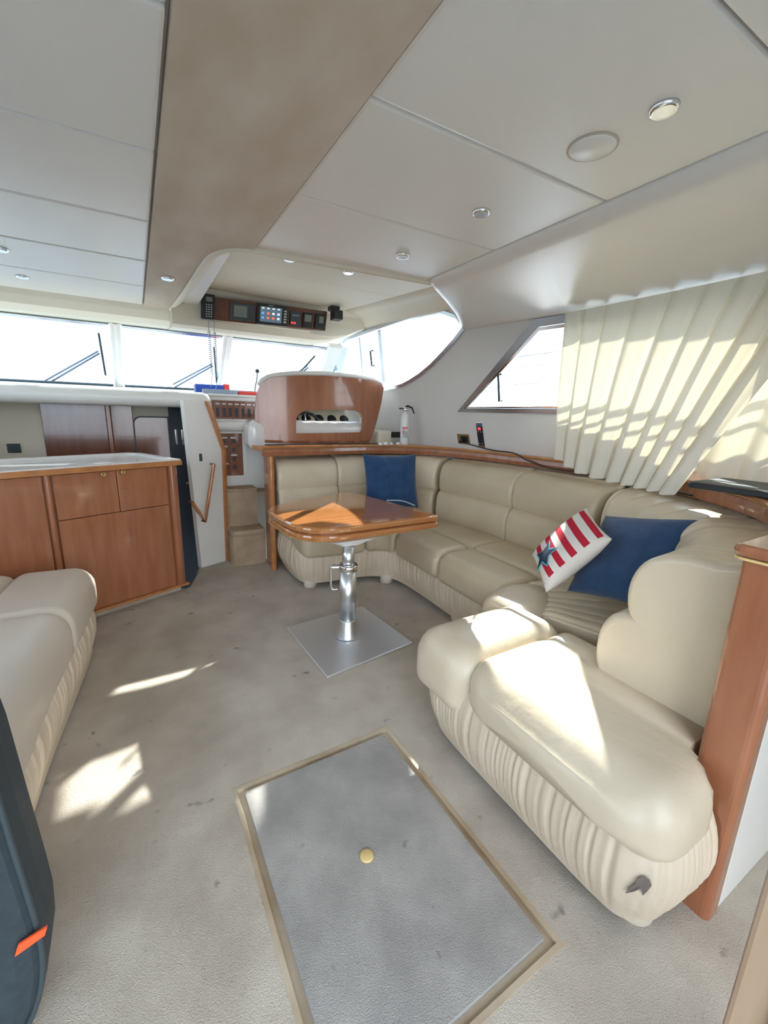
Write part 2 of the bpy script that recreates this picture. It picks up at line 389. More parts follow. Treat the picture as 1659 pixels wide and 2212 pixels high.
# back bulkhead with wide glass door opening (behind the camera)
XL, XR = -2.3, 3.0
MB().plate([(XL, 0.0), (XR, 0.0), (XR, 2.42), (XL, 2.42)], [[(-1.7, 0.08), (1.0, 0.08), (1.0, 1.95), (-1.7, 1.95)]], -0.68, -0.62, lambda u, v, h: V((u, h, v))).build('wall_back', 'white_gel', **STR)
d1 = MB().plate([(-1.72, 0.05), (-0.35, 0.05), (-0.35, 1.98), (-1.72, 1.98)], [[(-1.64, 0.14), (-0.43, 0.14), (-0.43, 1.90), (-1.64, 1.90)]], -0.72, -0.685, lambda u, v, h: V((u, h, v))).build('door_1', 'frame_alu', **STR)
boxm((-1.65, -0.707, 0.13), (-0.42, -0.700, 1.91)).build('pane', 'glass', d1)

# floor
HFL, HFR, HNR, HNL = (0.180, 1.318), (0.818, 1.330), (0.828, 0.449), (0.190, 0.437)
floor_poly = [(XL, -0.62), (2.95, -0.62), (2.95, 3.66), (0.90, 3.66), (0.62, 3.76), (0.355, 3.66), (0.232, 3.26), (0.1, 3.30), (-0.6, 3.02), (XL, 2.3)]
hole = [HFL, HFR, HNR, HNL]
MB().plate(floor_poly, [hole], -0.12, 0.0, lambda u, v, h: V((u, v, h))).build('floor', 'carpet', **STR)
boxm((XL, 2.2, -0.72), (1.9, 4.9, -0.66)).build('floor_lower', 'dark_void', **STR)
boxm((0.60, 3.76, 0.56), (2.20, 4.6, 0.60)).build('floor_helm', 'carpet_tan', **STR)
# threshold strip at the companionway
MB().prism([(0.228, 3.262), (0.244, 3.256), (0.366, 3.642), (0.61, 3.74), (0.605, 3.757), (0.354, 3.657)], 0.0, 0.006, lambda u, v, h: V((u, v, h))).build('trim_1', 'alu', **STR)
# floor hatch
ht = thing('floor_hatch', (0.5, 0.88, 0.0), 'grey carpeted floor hatch edged with a tan metal strip, round pull in its middle', 'hatch')
pn = inset(hole, 0.036)
MB().prism(hole, -0.03, -0.012, lambda u, v, h: V((u, v, h))).build('hatch_frame', 'hatch_trim', ht)
MB().prism(pn, -0.0118, 0.004, lambda u, v, h: V((u, v, h))).build('lid', 'hatch_carpet', ht)
for i in range(4):
    a = V(hole[i]); b = V(hole[(i+1) % 4]); c = V(inset(hole, 0.014)[(i+1) % 4]); d = V(inset(hole, 0.014)[i])
    MB().prism([tuple(a), tuple(b), tuple(c), tuple(d)], -0.0118, 0.001, lambda u, v, h: V((u, v, h))).build('edge_strip', 'hatch_trim', ht)
MB().lathe((0.488, 0.884, 0.0042), [(0.0, 0), (0.021, 0), (0.021, 0.003), (0.018, 0.005), (0.0, 0.005)], 24).build('finger_pull', 'inlay', ht)

# ceiling
def flat(u, v, h): return V((u, v, h))
ceil = boxm((XL, -0.7, ZC+0.03), (0.50, 3.95, ZC+0.06)).build('ceiling', 'ceil_vinyl', **STR)
boxm((0.50, -0.7, ZC+0.03), (2.75, 2.32, ZC+0.06)).build('backing', 'ceil_vinyl', ceil)
def cpanel(x0, x1, y0, y1):
    g = 0.004
    MB().box((x0+g, y0+g, ZC), (x1-g, y1-g, ZC+0.03), None, 0.010).build('ceiling_panel', 'ceil_vinyl', ceil)
YS = [-0.6, -0.01, 0.55, 1.11, 1.67, 2.24, 2.81, 3.37, 3.945]
for a, b in zip(YS, YS[1:]): cpanel(-0.84, 0.127, a, b)
for a, b in zip(YS[:5], YS[1:6]): cpanel(0.566, 1.528, a, b if b < 2.2 else 2.27)
beam_poly = [(0.131, -0.6), (0.562, -0.6), (0.562, 2.275)]+[tuple(p) for p in resample(catmull([(0.562, 2.275, 0), (0.50, 2.30, 0), (0.43, 2.37, 0), (0.385, 2.49, 0), (0.368, 2.65, 0)], 8), 12)[1:]]
beam_poly = [(p[0], p[1]) for p in beam_poly]+[(0.300, 3.945), (0.131, 3.945)]
MB().prism(beam_poly, ZC-0.008, ZC+0.03, flat).build('beam_panel', 'suede', ceil)
# lip of the helm recess and its inside walls
lip = catmull([(1.56, 2.215, 0), (1.2, 2.24, 0), (0.80, 2.272, 0), (0.60, 2.285, 0), (0.50, 2.305, 0), (0.43, 2.372, 0), (0.387, 2.49, 0), (0.370, 2.65, 0), (0.345, 3.2, 0), (0.30, 3.95, 0)], 8)
def offs(pts, d):
    out = []
    for i, p in enumerate(pts):
        t = (pts[min(i+1, len(pts)-1)]-pts[max(i-1, 0)]).normalized(); out.append(p+V((t.y, -t.x, 0))*d)
    return out
R = []
prof = [(0.0, ZC+0.03), (0.0, ZC-0.012), (0.006, ZC-0.018), (0.03, ZC-0.016), (0.065, ZC+0.01), (0.085, ZC+0.05), (0.105, ZC+0.10), (0.13, ZC+0.148)]
cols = [[V((q.x, q.y, z)) for q in offs(lip, d)] for d, z in prof]
R = [[cols[j][i] for j in range(len(prof))] for i in range(len(lip))]
MB().rings(R, closed=False, caps=False).build('recess_lip', 'cream_wall', ceil)
ZR = 2.20
boxm((0.36, 2.18, ZR), (2.30, 3.085, ZR+0.03)).build('recess_panel', 'cream_wall', ceil)
boxm((0.36, 3.091, ZR), (2.30, 4.0, ZR+0.03)).build('recess_panel', 'cream_wall', ceil)
# forward header: front wall of recess (rounded) and underside to the windscreen
YF = 3.80
prof = [(YF-0.10, ZR+0.02), (YF-0.03, ZR-0.008), (YF+0.005, ZR-0.04), (YF+0.02, ZC+0.03), (YF+0.025, ZC-0.08), (YF+0.04, ZC-0.125), (YF+0.09, ZC-0.142), (4.1, ZC-0.125), (4.36, ZC-0.098), (4.36, ZC-0.03), (YF+0.14, ZR+0.05)]
MB().rings([[V((x, y, min(z+max(0, dz_-max(0, z-ZC+.12)), ZR+.05))) for y, z in prof] for x, dz_ in ((0.31, 0), (1.45, 0), (1.62, .02), (1.78, .07), (1.90, .13), (2.0, .17))], smooth=False).build('wall_front_header', 'cream_wall', **STR)
prof = [(3.949, ZC+0.06), (3.949, ZC+0.008), (3.975, ZC-0.03), (4.02, ZC-0.08), (4.10, ZC-0.112), (4.36, ZC-0.098), (4.36, ZC+0.0)]
MB().rings([[V((x, y, z)) for y, z in prof] for x in (-1.35, 0.309)], smooth=False).build('trim_2', 'cream_wall', **STR)
# soffit over the right windows (sloped, rounded edges), mirrored on the left
sof_prof = [(1.534, ZC+0.05), (1.534, ZC-0.002), (1.545, ZC-0.012), (1.575, ZC-0.030), (1.62, ZC-0.038), (1.80, ZC-0.050), (2.10, ZC-0.068), (2.28, ZC-0.088), (2.36, ZC-0.105), (2.41, ZC-0.116), (2.435, ZC-0.112), (2.445, ZC-0.095), (2.6, ZC-0.08), (2.6, ZC+0.05)]
def sof_y(x): return 2.205+max(0, x-1.54)*0.62
ys = [-0.62, 0.5, 1.2, 1.9]
def sfx(x, y): return 1.534+(x-1.534)*(min(2.445, wallp(y, 1.95).x+.03)-1.534)/(2.445-1.534)
R = [[V((sfx(x, y), y, z)) for x, z in sof_prof] for y in ys]
for e_, dz in ((0.06, 0), (0.03, 0.003), (0.012, 0.010), (0.0, 0.022)):
    R.append([V((sfx(x, sof_y(x)), sof_y(x)-e_, min(z+dz, ZC+0.05))) for x, z in sof_prof])
MB().rings(R).build('trim_3', 'ceil_vinyl', **STR)
MB().rings([[V((0.69-x, y, z)) for x, z in sof_prof] for y in (-0.62, 3.95)]).build('trim_4', 'ceil_vinyl', **STR)
# inside corner cheek between recess and right wall
# recess side: soft cove along the wall top
prof = [(.06, 2.10), (-.015, 2.098), (-.03, 2.108), (-.045, 2.125), (-.09, 2.16), (-.16, 2.185), (-.28, 2.199), (-.28, 2.235), (.06, 2.235)]
MB().rings([[V((wallp(y, 2.1).x+x, y, z)) for x, z in prof] for y in (2.3, 3.1, 3.9)]).build('trim_5', 'cream_wall', **STR)

# windscreen: plane through (y 5.1, z 2.065) and (y 5.6, z 1.5)
WT, WB = V((0, 4.30, 1.955)), V((0, 4.85, 1.487))
wdir = (WT-WB); wn = V((0, -wdir.z, wdir.y)).normalized()
if wn.y > 0: wn = -wn                         # towards the room
def ws(x, t, h=0.0): return V((x, 0, 0))+WB+wdir*t+wn*h
def wspx(px, py, h=0.0):
    c = wn.dot(WB)+h; return PP(px, py, wn, c)
mul = [(-1.08, -1.13), (-0.076, -0.105), (0.795, 0.795), (1.845, 1.87)]
wsO = []
def wbeam(x0, t0, x1, t1, wd, a, b, name, m, par=None, **k):
    return MB().prism([(x0-wd/2, t0), (x0+wd/2, t0), (x1+wd/2, t1), (x1-wd/2, t1)], a, b, lambda u, v, h: ws(u, v, h)).build(name, m, par, **k)
wsf = thing('window_4', ws(0.4, 0), None, None, **STR)
for i, (xt, xb) in enumerate(mul):
    wd = 0.075 if 0 < i < 3 else 0.13
    wbeam(xb, -0.03, xt, 1.05, wd, -0.03, 0.035, 'mullion', 'white_gel', wsf)
    if 0 < i < 3: wbeam(xb, -0.03, xt, 1.05, 0.03, 0.036, 0.046, 'mullion_cover', 'white_gel', wsf)
for i in range(3):
    (xt0, xb0), (xt1, xb1) = mul[i], mul[i+1]
    MB().prism([(xb0, 0.0), (xb1, 0.0), (xt1, 1.02), (xt0, 1.02)], -0.012, -0.004, lambda u, v, h: ws(u, v, h)).build('pane', 'glass_tint', wsf)
    g0 = 0.045 if i else 0.08; g1 = 0.045 if i < 2 else 0.08
    MB().prism([(xb0+g0, 0.0), (xb1-g1, 0.0), (xb1-g1, 0.035), (xb0+g0, 0.035)], -0.004, 0.012, lambda u, v, h: ws(u, v, h)).build('gasket', 'gasket', wsf)
    MB().prism([(xt0+g0, 0.965), (xt1-g1, 0.965), (xt1-g1, 1.0), (xt0+g0, 1.0)], -0.004, 0.012, lambda u, v, h: ws(u, v, h)).build('gasket', 'frame_alu', wsf)
# corner post between windscreen and right wall
MB().prism([(1.87, 0), (2.08, 0), (2.08, 0.05), (1.95, 0.07), (1.87, 0.045)], 0, 1, lambda u, v, h: V((u, 0, 0))+WB.lerp(WT, h*1.08-0.05)+V((-0.09*h, v-0.03, 0))).build('trim_6', 'white_gel', **STR)

# dash top and padded roll
MB().prism([(3.86, 1.375), (3.86, 1.42), (4.3, 1.445), (4.87, 1.488), (4.87, 1.40)], -1.42, 0.50, lambda u, v, h: V((h, u, v))).build('trim_7', 'white_gel', **STR)
MB().prism([(3.92, 1.36), (3.92, 1.41), (4.3, 1.445), (4.87, 1.488), (4.87, 1.40)], 0.50, 1.97, lambda u, v, h: V((h, u, v))).build('trim_8', 'white_gel', **STR)
R = []
for x, s_ in ((-1.40, 1), (0.46, 1), (0.50, 0.96), (0.53, 0.8), (0.545, 0.4)):
    R.append([V((x, 3.865+math.cos(t)*0.075*s_, 1.372+math.sin(t)*0.062*s_)) for t in [2*math.pi*k/20 for k in range(20)]])
MB().rings(R).build('dashboard_roll', 'white_gel', None, 'padded white roll along the dash edge above the companionway', 'dash roll')

# companionway interior below the dash
YB = 4.60
ZL = -0.66
boxm((-1.60, YB+0.02, ZL), (1.85, YB+0.07, 1.392)).build('wall_front', 'cream_wall', **STR)
fwp = thing('wall_panel', (0.0, YB, ZL), 'dark varnished wood panelling with arched door deep inside the companionway', 'wall panel')
boxm((-0.685, YB-0.02, ZL), (-0.225, YB+0.019, 1.355), .004).build('panel', 'dark_wood', fwp)
boxm((-0.223, YB-0.032, ZL), (-0.189, YB+0.019, 1.355), .004).build('post', 'cherry', fwp)
boxm((-0.187, YB-0.02, ZL), (-0.02, YB+0.019, 1.355), .004).build('panel', 'dark_wood', fwp)
arch = [(-0.014, -0.6), (0.262, -0.6), (0.262, 1.213)]+[(0.046-0.06*math.cos(t), 1.153+0.06*math.sin(t)) for t in [math.radians(90-k*15) for k in range(7)]]
MB().prism(arch, YB-0.028, YB+0.019, lambda u, v, h: V((u, h, v))).build('door', 'dark_wood', fwp)
MB().plate(inset(arch, -0.011), [inset(arch, 0.002)], YB-0.032, YB+0.01, lambda u, v, h: V((u, h, v))).build('door_trim', 'gasket', fwp)
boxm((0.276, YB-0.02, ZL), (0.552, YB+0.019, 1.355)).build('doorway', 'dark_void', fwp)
for x in (0.317, 0.373): boxm((x, YB-0.03, 0.96), (x+0.02, YB-0.02, 1.107), .004).build('door_glass', 'chrome', fwp)
MB().lathe((0.396, YB-0.04, 0.582), [(0, 0), (0.015, 0), (0.018, 0.011), (0.011, 0.018), (0, 0.018)], 14, V((0, 1, 0))).build('door_knob', 'brass', fwp)
lo_ = boxm((-0.938, YB-0.012, 0.904), (-0.856, YB+0.019, 0.978)).build('vent_grille', 'dark_void', None, 'small dark vent grille on cream wall beside dark wood panelling', 'vent')
for k in range(5): boxm((-0.933+k*0.0165, YB-0.02, 0.909), (-0.926+k*0.0165, YB-0.0115, 0.973)).build('slat', 'gasket', lo_)
boxm((-1.20, YB-0.03, 0.858), (-1.01, YB+0.019, 1.015), .01).build('wall_cabinet', 'dark_wood', None, 'dark brown recess on cream lower wall next to the vent grille', 'cabinet')

# companionway side panel (white) with wooden trim and handrail
SP = thing('companionway_partition', (0.46, 3.70, -0.6), 'white companionway side panel edged with a bent wooden trim', 'panel')
pd = V((0.905, 0.425, 0)).normalized(); pnn = V((0.425, -0.905, 0)).normalized(); PO = V((0.362, 3.66, 0))
def sp(u, v, h): return PO+pd*u+pnn*h+V((0, 0, v))
def spx(px, py, h=0.0):
    p = PP(px, py, pnn, pnn.dot(PO)+h); q = p-PO; return (q.dot(pd), q.z)
e1, e2, e3 = spx(446, 866), spx(481, 972), spx(489, 1212)
l1, l2 = spx(396, 866), spx(436, 1226)
MB().prism([(l2[0], -0.005), (e3[0], -0.005), e3, e2, e1, (l1[0], e1[1]), l1], -0.05, 0.0, sp).build('panel', 'white_gel', SP)
def dd(p, d): return (p[0]+d, p[1])
MB().prism([dd(e1, -0.018), dd(e1, 0.018), dd(e2, 0.02), dd(e3, 0.02), dd(e3, -0.008), dd(e2, -0.012)], -0.052, 0.022, sp).build('edge_trim', 'cherry_edge', SP, bevel=0.006)
hr = [spx(462, 1003, .045), spx(443, 1127, .045), spx(415, 1085, .045)]
hrm = thing('handrail', sp(*hr[1], 0.045), 'bent wooden handrail on the white companionway panel', 'handrail')
MB().tube([sp(*hr[0], .045), sp(*[(hr[0][i]*.5+hr[1][i]*.5) for i in (0, 1)], .045), sp(*hr[1], .045), sp(*[(hr[1][i]*.5+hr[2][i]*.5) for i in (0, 1)], .045), sp(*hr[2], .045)], 0.014, 10).build('rail', 'cherry_edge', hrm)
for q in hr: MB().tube([sp(*q, .0005), sp(*q, .045)], 0.008, 8).build('bracket', 'dark_wood', hrm)
q = spx(433, 988); MB().prism([(q[0]-.012, q[1]-.03), (q[0]+.012, q[1]-.03), (q[0]+.012, q[1]+.03), (q[0]-.012, q[1]+.03)], 0.0003, 0.008, sp).build('light_switch', 'gasket', None, 'small dark switch plate on the white companionway panel', 'switch', bevel=.002)

# ================================================================== HELM
# console block with panels (left of helm seat)
YH = 3.92
hc = thing('helm_console', (1.2, YH, 0.6), 'white helm console with switch panels behind the carpeted steps', 'console')
def hp(px, py, y=YH): p = P(px, py, y=y); return (p.x, p.z)
boxm((0.545, YH, 0.60), (1.20, YH+0.4, 1.36), .012).build('body', 'white_gel', hc)
boxm((0.535, YH-0.03, 1.411), (1.24, YH+0.3, 1.43), .008).build('top_shelf', 'white_gel', hc)
def ppanel(name, x0, z0, x1, z1, m, par, d=0.012, y=YH, **k): return MB().box((x0, y-d, z0), (x1, y-0.0003, z1), None, .004).build(name, m, par, **k)
x0, z1 = hp(457, 864); x1, z0 = hp(557, 906)
up = ppanel('switch_panel', x0, z0, x1+.2, z1, 'dark_wood', hc)
for i in range(7): 
    xx = x0+0.03+i*0.052
    boxm((xx, YH-.02, z0+.02), (xx+.022, YH-.0122, z0+.09), .003).build('rocker_switch', 'black', up)
    boxm((xx-.003, YH-.015, z0+.118), (xx+.03, YH-.0122, z0+.13)).build('label_plate', 'dot', up)
R = [[V((x, YH-0.02+math.cos(t)*.045, 1.165+math.sin(t)*.045)) for t in [2*math.pi*k/16 for k in range(16)]] for x in (0.60, 1.20)]
MB().rings(R).build('padded_roll', 'white_gel', hc)
x0, z1 = hp(474, 936); x1, z0 = hp(526, 1026)
fr = MB().plate([(x0-.03, z0-.03), (x1+.035, z0-.03), (x1+.035, z1+.03), (x0-.03, z1+.03)], [[(x0, z0), (x1, z0), (x1, z1), (x0, z1)]], YH-.016, YH-.0003, lambda u, v, h: V((u, h, v))).build('panel_surround', 'white_gel', hc)
lp = ppanel('breaker_panel', x0, z0, x1, z1, 'dark_wood', hc, .006)
for i in range(4):
    for j in range(2):
        boxm((x0+.02+j*.075, YH-.018, z0+.06+i*.075), (x0+.045+j*.075, YH-.0062, z0+.09+i*.075), .002).build('breaker', 'black', lp)
        if (i+j) % 2 == 0 or i == 3: boxm((x0+.012+j*.075, YH-.009, z0+.10+i*.075), (x0+.06+j*.075, YH-.0062, z0+.113+i*.075)).build('label_plate', 'dot', lp)
# right part of the console: wheel side, gauges (seen through the seat-back arch)
hd = thing('instrument_dash', (1.6, 4.25, 0.6), 'instrument dash with round gauges, seen through the arch of the helm seat', 'dashboard')
MB().prism([(4.13, 0.6), (4.13, 1.12), (4.28, 1.34), (4.5, 1.38), (4.5, 0.6)], 1.21, 1.99, lambda u, v, h: V((h, u, v))).build('body', 'cream_wall', hd)
gn = V((0, -0.22, 0.15)).normalized()
for i in range(4):
    c = V((1.50+i*0.14, 4.205, 1.235))
    MB().lathe(c, [(0, 0), (0.046, 0), (0.05, 0.008), (0.042, 0.012), (0, 0.010)], 20, gn*-1 if gn.y > 0 else gn).build('gauge', 'black', hd)
MB().prism([(4.135, 1.12), (4.127, 1.128), (4.26, 1.325), (4.27, 1.32)], 1.22, 1.42, lambda u, v, h: V((h, u, v))).build('panel', 'dark_wood', hd)
sw = thing('steering_wheel', (1.45, 4.05, 1.1), 'dark ship steering wheel in front of the instrument dash', 'steering wheel')
cw = V((1.45, 4.03, 1.14)); ca = V((0, -0.9, 0.43)).normalized(); cu = V((1, 0, 0)); cv = ca.cross(cu)
MB().tube([cw+cu*math.cos(t)*.17+cv*math.sin(t)*.17 for t in [2*math.pi*k/28 for k in range(28)]], .014, 8, True).build('rim', 'black', sw)
for k in range(3):
    t = math.pi/2+k*2*math.pi/3; MB().tube([cw-ca*.02, cw+cu*math.cos(t)*.17+cv*math.sin(t)*.17], .010, 8).build('spoke', 'chrome', sw)
MB().tube([cw, V((1.45, 4.118, 1.09))], .022, 10).build('shaft', 'black', sw)
# side console by the wall with socket
MB().box((1.99, 3.56, 0.6), (2.15, 3.98, 1.150), None, .03).build('side_console', 'cream_wall', None, 'cream console block between helm seat and right wall', 'console')
p = P(856, 939, y=3.555)
MB().box((p.x-.055, 3.548, p.z-.028), (p.x+.055, 3.5595, p.z+.028), None, .004).build('socket_plate', 'black', None, 'black rectangular socket plate beside the white fire extinguisher', 'socket')

# carpeted steps
st = thing('boarding_steps', (0.75, 3.6, 0.0), 'two beige carpeted steps up to the helm', 'steps')
def step(x0, x1, y0, y1, z0, z1, nose, name):
    pl = [(x0, y1), (x0, y0+.03), (x0+.02, y0)]+[(x0+.02+(x1-x0-.02)*t, y0-0.015*math.sin(math.pi*t)) for t in (.2, .4, .6, .8, 1)]+[(x1, y1)]
    MB().prism(pl, z0, z1-nose, flat).build('riser', 'carpet_tan', st)
    pl2 = [(x, y-(.025 if y < y1 else 0)) for x, y in pl]
    MB().prism(pl2, z1-nose+.0005, z1, flat).build('tread', 'carpet_tan', st, bevel=.018)
step(0.605, 0.895, 3.585, 3.88, 0.0, 0.315, 0.05, 's')
step(0.615, 0.872, 3.74, 3.90, 0.3155, 0.645, 0.02, 's')

# wooden shelf wrapping behind the sofa
edge = [V(p) for p in ((0.84, 3.36, 1.022), (1.35, 3.36, 1.024), (1.8, 3.38, 1.028), (2.08, 3.28, 1.032), (2.30, 3.06, 1.034), (2.43, 2.7, 1.034), (2.49, 2.25, 1.034), (2.49, 1.85, 1.034), (2.47, 1.55, 1.034), (2.34, 1.12, 1.034), (2.12, 0.76, 1.034), (1.88, 0.55, 1.034), (1.68, 0.48, 1.034))]
ed = resample(catmull(edge, 8), 60)
back = []
for p in ed:
    if p.y > 3.2: q = V((min(p.x, 2.57), 3.72 if p.x < 2.2 else 3.76, p.z))
    else: q = V((wallp(p.y, p.z).x-.004, p.y, p.z))
    back.append(q)
sh = thing('shelf', (2.3, 2.0, 0.95), 'cherry wood shelf with rounded edge running behind the sofa under the windows', 'shelf')
pts = ed
polyo = [(p.x, p.y) for p in ed]+[(1.68, 0.425), (2.95, 0.425), (2.605, 2.2), (2.36, 3.4), (2.335, 3.53), (0.80, 3.53)]
MB().plate(polyo, [], 0.994, 1.030, flat).build('top', 'cherry_edge', sh)
def edge_strip(dz0, dz1, d0, d1, name, m):
    R = []
    for i, p in enumerate(ed):
        t = (ed[min(i+1, len(ed)-1)]-ed[max(i-1, 0)]).normalized(); n = V((t.y, -t.x, 0))   # inboard side
        R.append([V((p.x, p.y, 0))+n*a+V((0, 0, 1.03+z)) for a, z in ((d0, dz1), (d1, dz1), (d1+.006, (dz0+dz1)/2), (d1, dz0), (d0, dz0))])
    return MB().rings(R, smooth=False).build(name, m, sh)
edge_strip(-0.012, 0.006, -0.03, 0.018, 'fiddle_edge', 'cherry_edge')
edge_strip(-0.016, -0.0125, -0.03, 0.014, 'inlay_line', 'inlay')
edge_strip(-0.074, -0.0165, -0.03, 0.004, 'fascia', 'cherry')
# end panel of the dinette at the steps
ep = thing('dinette_divider', (0.88, 3.5, 0.0), 'cherry end panel between the carpeted steps and the sofa', 'panel')
MB().box((0.898, 3.395, 0.0), (0.93, 3.575, 0.992), None, .006).build('panel', 'cherry', ep)
MB().tube([(0.905, 3.370, 0.0), (0.905, 3.370, 0.954)], 0.024, 12).build('corner_post', 'cherry_edge', ep)
MB().box((0.932, 3.64, 0.0), (1.97, 3.66, 0.975)).build('back_panel', 'cherry', ep)
boxm((0.90, 3.43, 1.0305), (1.98, 3.525, 1.036)).build('shelf_mat', 'black', None, 'black mat on the shelf under the wooden helm seat', 'mat')

# helm seat
hs = thing('helm_bench', (1.5, 3.6, 0.6), 'double helm seat with varnished wooden back shell, arched cut-out and white quilted cushion', 'seat')
YS_ = 3.545
def hx(px, py, y=YS_): p = P(px, py, y=y); return (p.x, p.z)
outl = [hx(*p) for p in ((560, 957), (556, 930), (556, 885), (561, 845), (569, 826), (588, 815), (640, 811), (700, 812), (770, 817), (815, 822), (833, 827), (838, 838), (832, 870), (822, 905), (812, 935), (804, 957))]
archp = [hx(*p) for p in ((640, 925), (640, 905), (646, 895), (656, 888), (670, 886), (725, 885), (768, 887), (780, 893), (787, 905), (787, 920), (785, 930), (783, 934), (640, 936))]
def curve_y(u, v, h):
    c = 1.45; return V((u, YS_+h+0.08*((u-c)/0.58)**2-0.012, v))
def dense(poly, n=4):
    out = []
    for i in range(len(poly)):
        a = V(poly[i]); b = V(poly[(i+1) % len(poly)])
        m = max(1, int((b-a).length/0.07))
        for k in range(m): out.append(tuple(a.lerp(b, k/m)))
    return out
shell = MB().plate(dense(outl), [dense(archp)], 0.0, 0.035, curve_y, .06, True)
shell.build('back_shell', 'cherry', hs)
rim = [hx(*p) for p in ((566, 832), (574, 820), (590, 811), (640, 806), (700, 807), (770, 812), (818, 818), (835, 826))]
MB().tube([curve_y(u, v, 0.045) for u, v in [tuple(q) for q in resample([V((a, b, 0)) for a, b in rim], 24) for q in [(q.x, q.y)]]], 0.022, 10).build('piping', 'white_gel', hs)
pad = MB(); out2 = dense(inset(outl, 0.02)); pad.plate(out2, [dense(inset(archp, -0.03))], 0.036, 0.12, curve_y, .06, True); pad.build('back_cushion', 'worktop', hs, bevel=.02)
xa, za = hx(640, 938); xb, zb = hx(785, 903)
def quilt(u, v):
    return 0.010*abs(math.sin(u*math.pi*9))*abs(math.sin(v*math.pi*3))
R = []
nU, nP = 60, 16
x0q, x1q = hx(541, 930)[0]+0.0, 1.96
prof = rrect(3.60, 0.985, 3.845, 1.222, [.05, .06, .04, .04], 4)
cq = (3.722, 1.09)
for i in range(nU+1):
    u = i/nU; x = x0q+(x1q-x0q)*u
    d = min(u, 1-u)*(x1q-x0q); e_ = 0.05-math.sqrt(max(0, 0.05**2-(0.05-min(d, .05))**2))
    R.append([V((x, cq[0]+(py-cq[0])*(1-e_/.135), cq[1]+(pz-cq[1])*(1-e_/.11)+quilt(u, j/len(prof)*4))) for j, (py, pz) in enumerate(prof)])
MB().rings(R).build('seat_cushion', 'worktop', hs)
MB().box((xa-.03, YS_+.037, 1.037), (xb+.03, YS_+.06, za+.005), None, .004).build('lower_rail', 'cherry', hs)
MB().box((1.05, 3.68, 0.60), (1.85, 3.83, 0.984), None, .02).build('pedestal', 'white_gel', hs)

# instrument panel overhead
ip = thing('overhead_console', (1.0, YF-0.05, 1.96), 'overhead burl panel with radios and displays above the windscreen', 'instrument panel')
YI = YF-0.035
def ix(px, py): p = P(px, py, y=YI); return (p.x, p.z)
cor = [ix(*p) for p in ((436, 640), (704, 674), (700, 716), (436, 690))]
def bil(u, v):   # u right, v down
    a = V(cor[0]).lerp(V(cor[1]), u); b = V(cor[3]).lerp(V(cor[2]), u); return a.lerp(b, v)
def ip_box(u0, v0, u1, v1, d0, d1, name, m, par, bev=.003, rr=None, n=6):
    pts = []
    base = rrect(u0, v0, u1, v1, rr, 4) if rr else [(u0, v0), (u1, v0), (u1, v1), (u0, v1)]
    for u, v in base: pts.append(tuple(bil(u, v)))
    return MB().prism(pts, YI-d0, YI-d1, lambda a, b, h: V((a, h, b))).build(name, m, par, bevel=bev)
ip_box(0, 0, 1, 1, 0.0, 0.03, 'board', 'burl', ip, .004, .02)
boxm((0.65, YI+.001, 1.99), (1.4, YF+0.03, 2.04)).build('mount', 'cream_wall', ip)
r1 = ip_box(.195, .16, .385, .92, 0.0305, 0.05, 'radio_display', 'gasket', ip)
ip_box(.225, .27, .325, .78, 0.0502, 0.052, 'lcd', 'lcd', r1, 0)
cp = ip_box(.40, .04, .655, 1.0, 0.0305, 0.055, 'chart_plotter', 'black', ip)
ip_box(.425, .18, .60, .88, 0.0552, 0.057, 'screen', 'screen', cp, 0)
ip_box(.49, .085, .53, .11, 0.0552, 0.056, 'maker_strip', 'dot', cp, 0)
for i in range(4):
    for j in range(3):
        mm = ['icon_white', ['icon_blue', 'icon_red', 'icon_white', 'icon_white'][i], ['icon_blue', 'icon_red', 'icon_red', 'icon_white'][i]][j]
        hh = .06 if j == 0 else .10
        ip_box(.437+i*.042, .22+j*.21, .457+i*.042, .22+j*.21+hh, .0572, .058, 'icon', mm, cp, 0)
for j in range(5): ip_box(.618, .25+j*.13, .640, .33+j*.13, .0552, .058, 'key', 'dot', cp, 0)
r2 = ip_box(.675, .22, .76, .90, 0.0305, .045, 'radio', 'gasket', ip)
ip_box(.69, .36, .75, .46, .0452, .047, 'lcd', 'lcd', r2, 0); ip_box(.685, .74, .70, .82, .0452, .049, 'led', 'led_red', r2, 0); ip_box(.708, .74, .723, .82, .0452, .049, 'led', 'led_red', r2, 0)
for u in (.785, .895):
    g = ip_box(u, .20, u+.085, .92, 0.0305, .05, 'depth_gauge', 'black', ip, .004, .01); ip_box(u+.012+(.02 if u > .8 else 0), .32, u+.072, .66, .0502, .052, 'lcd', 'lcd', g, 0)
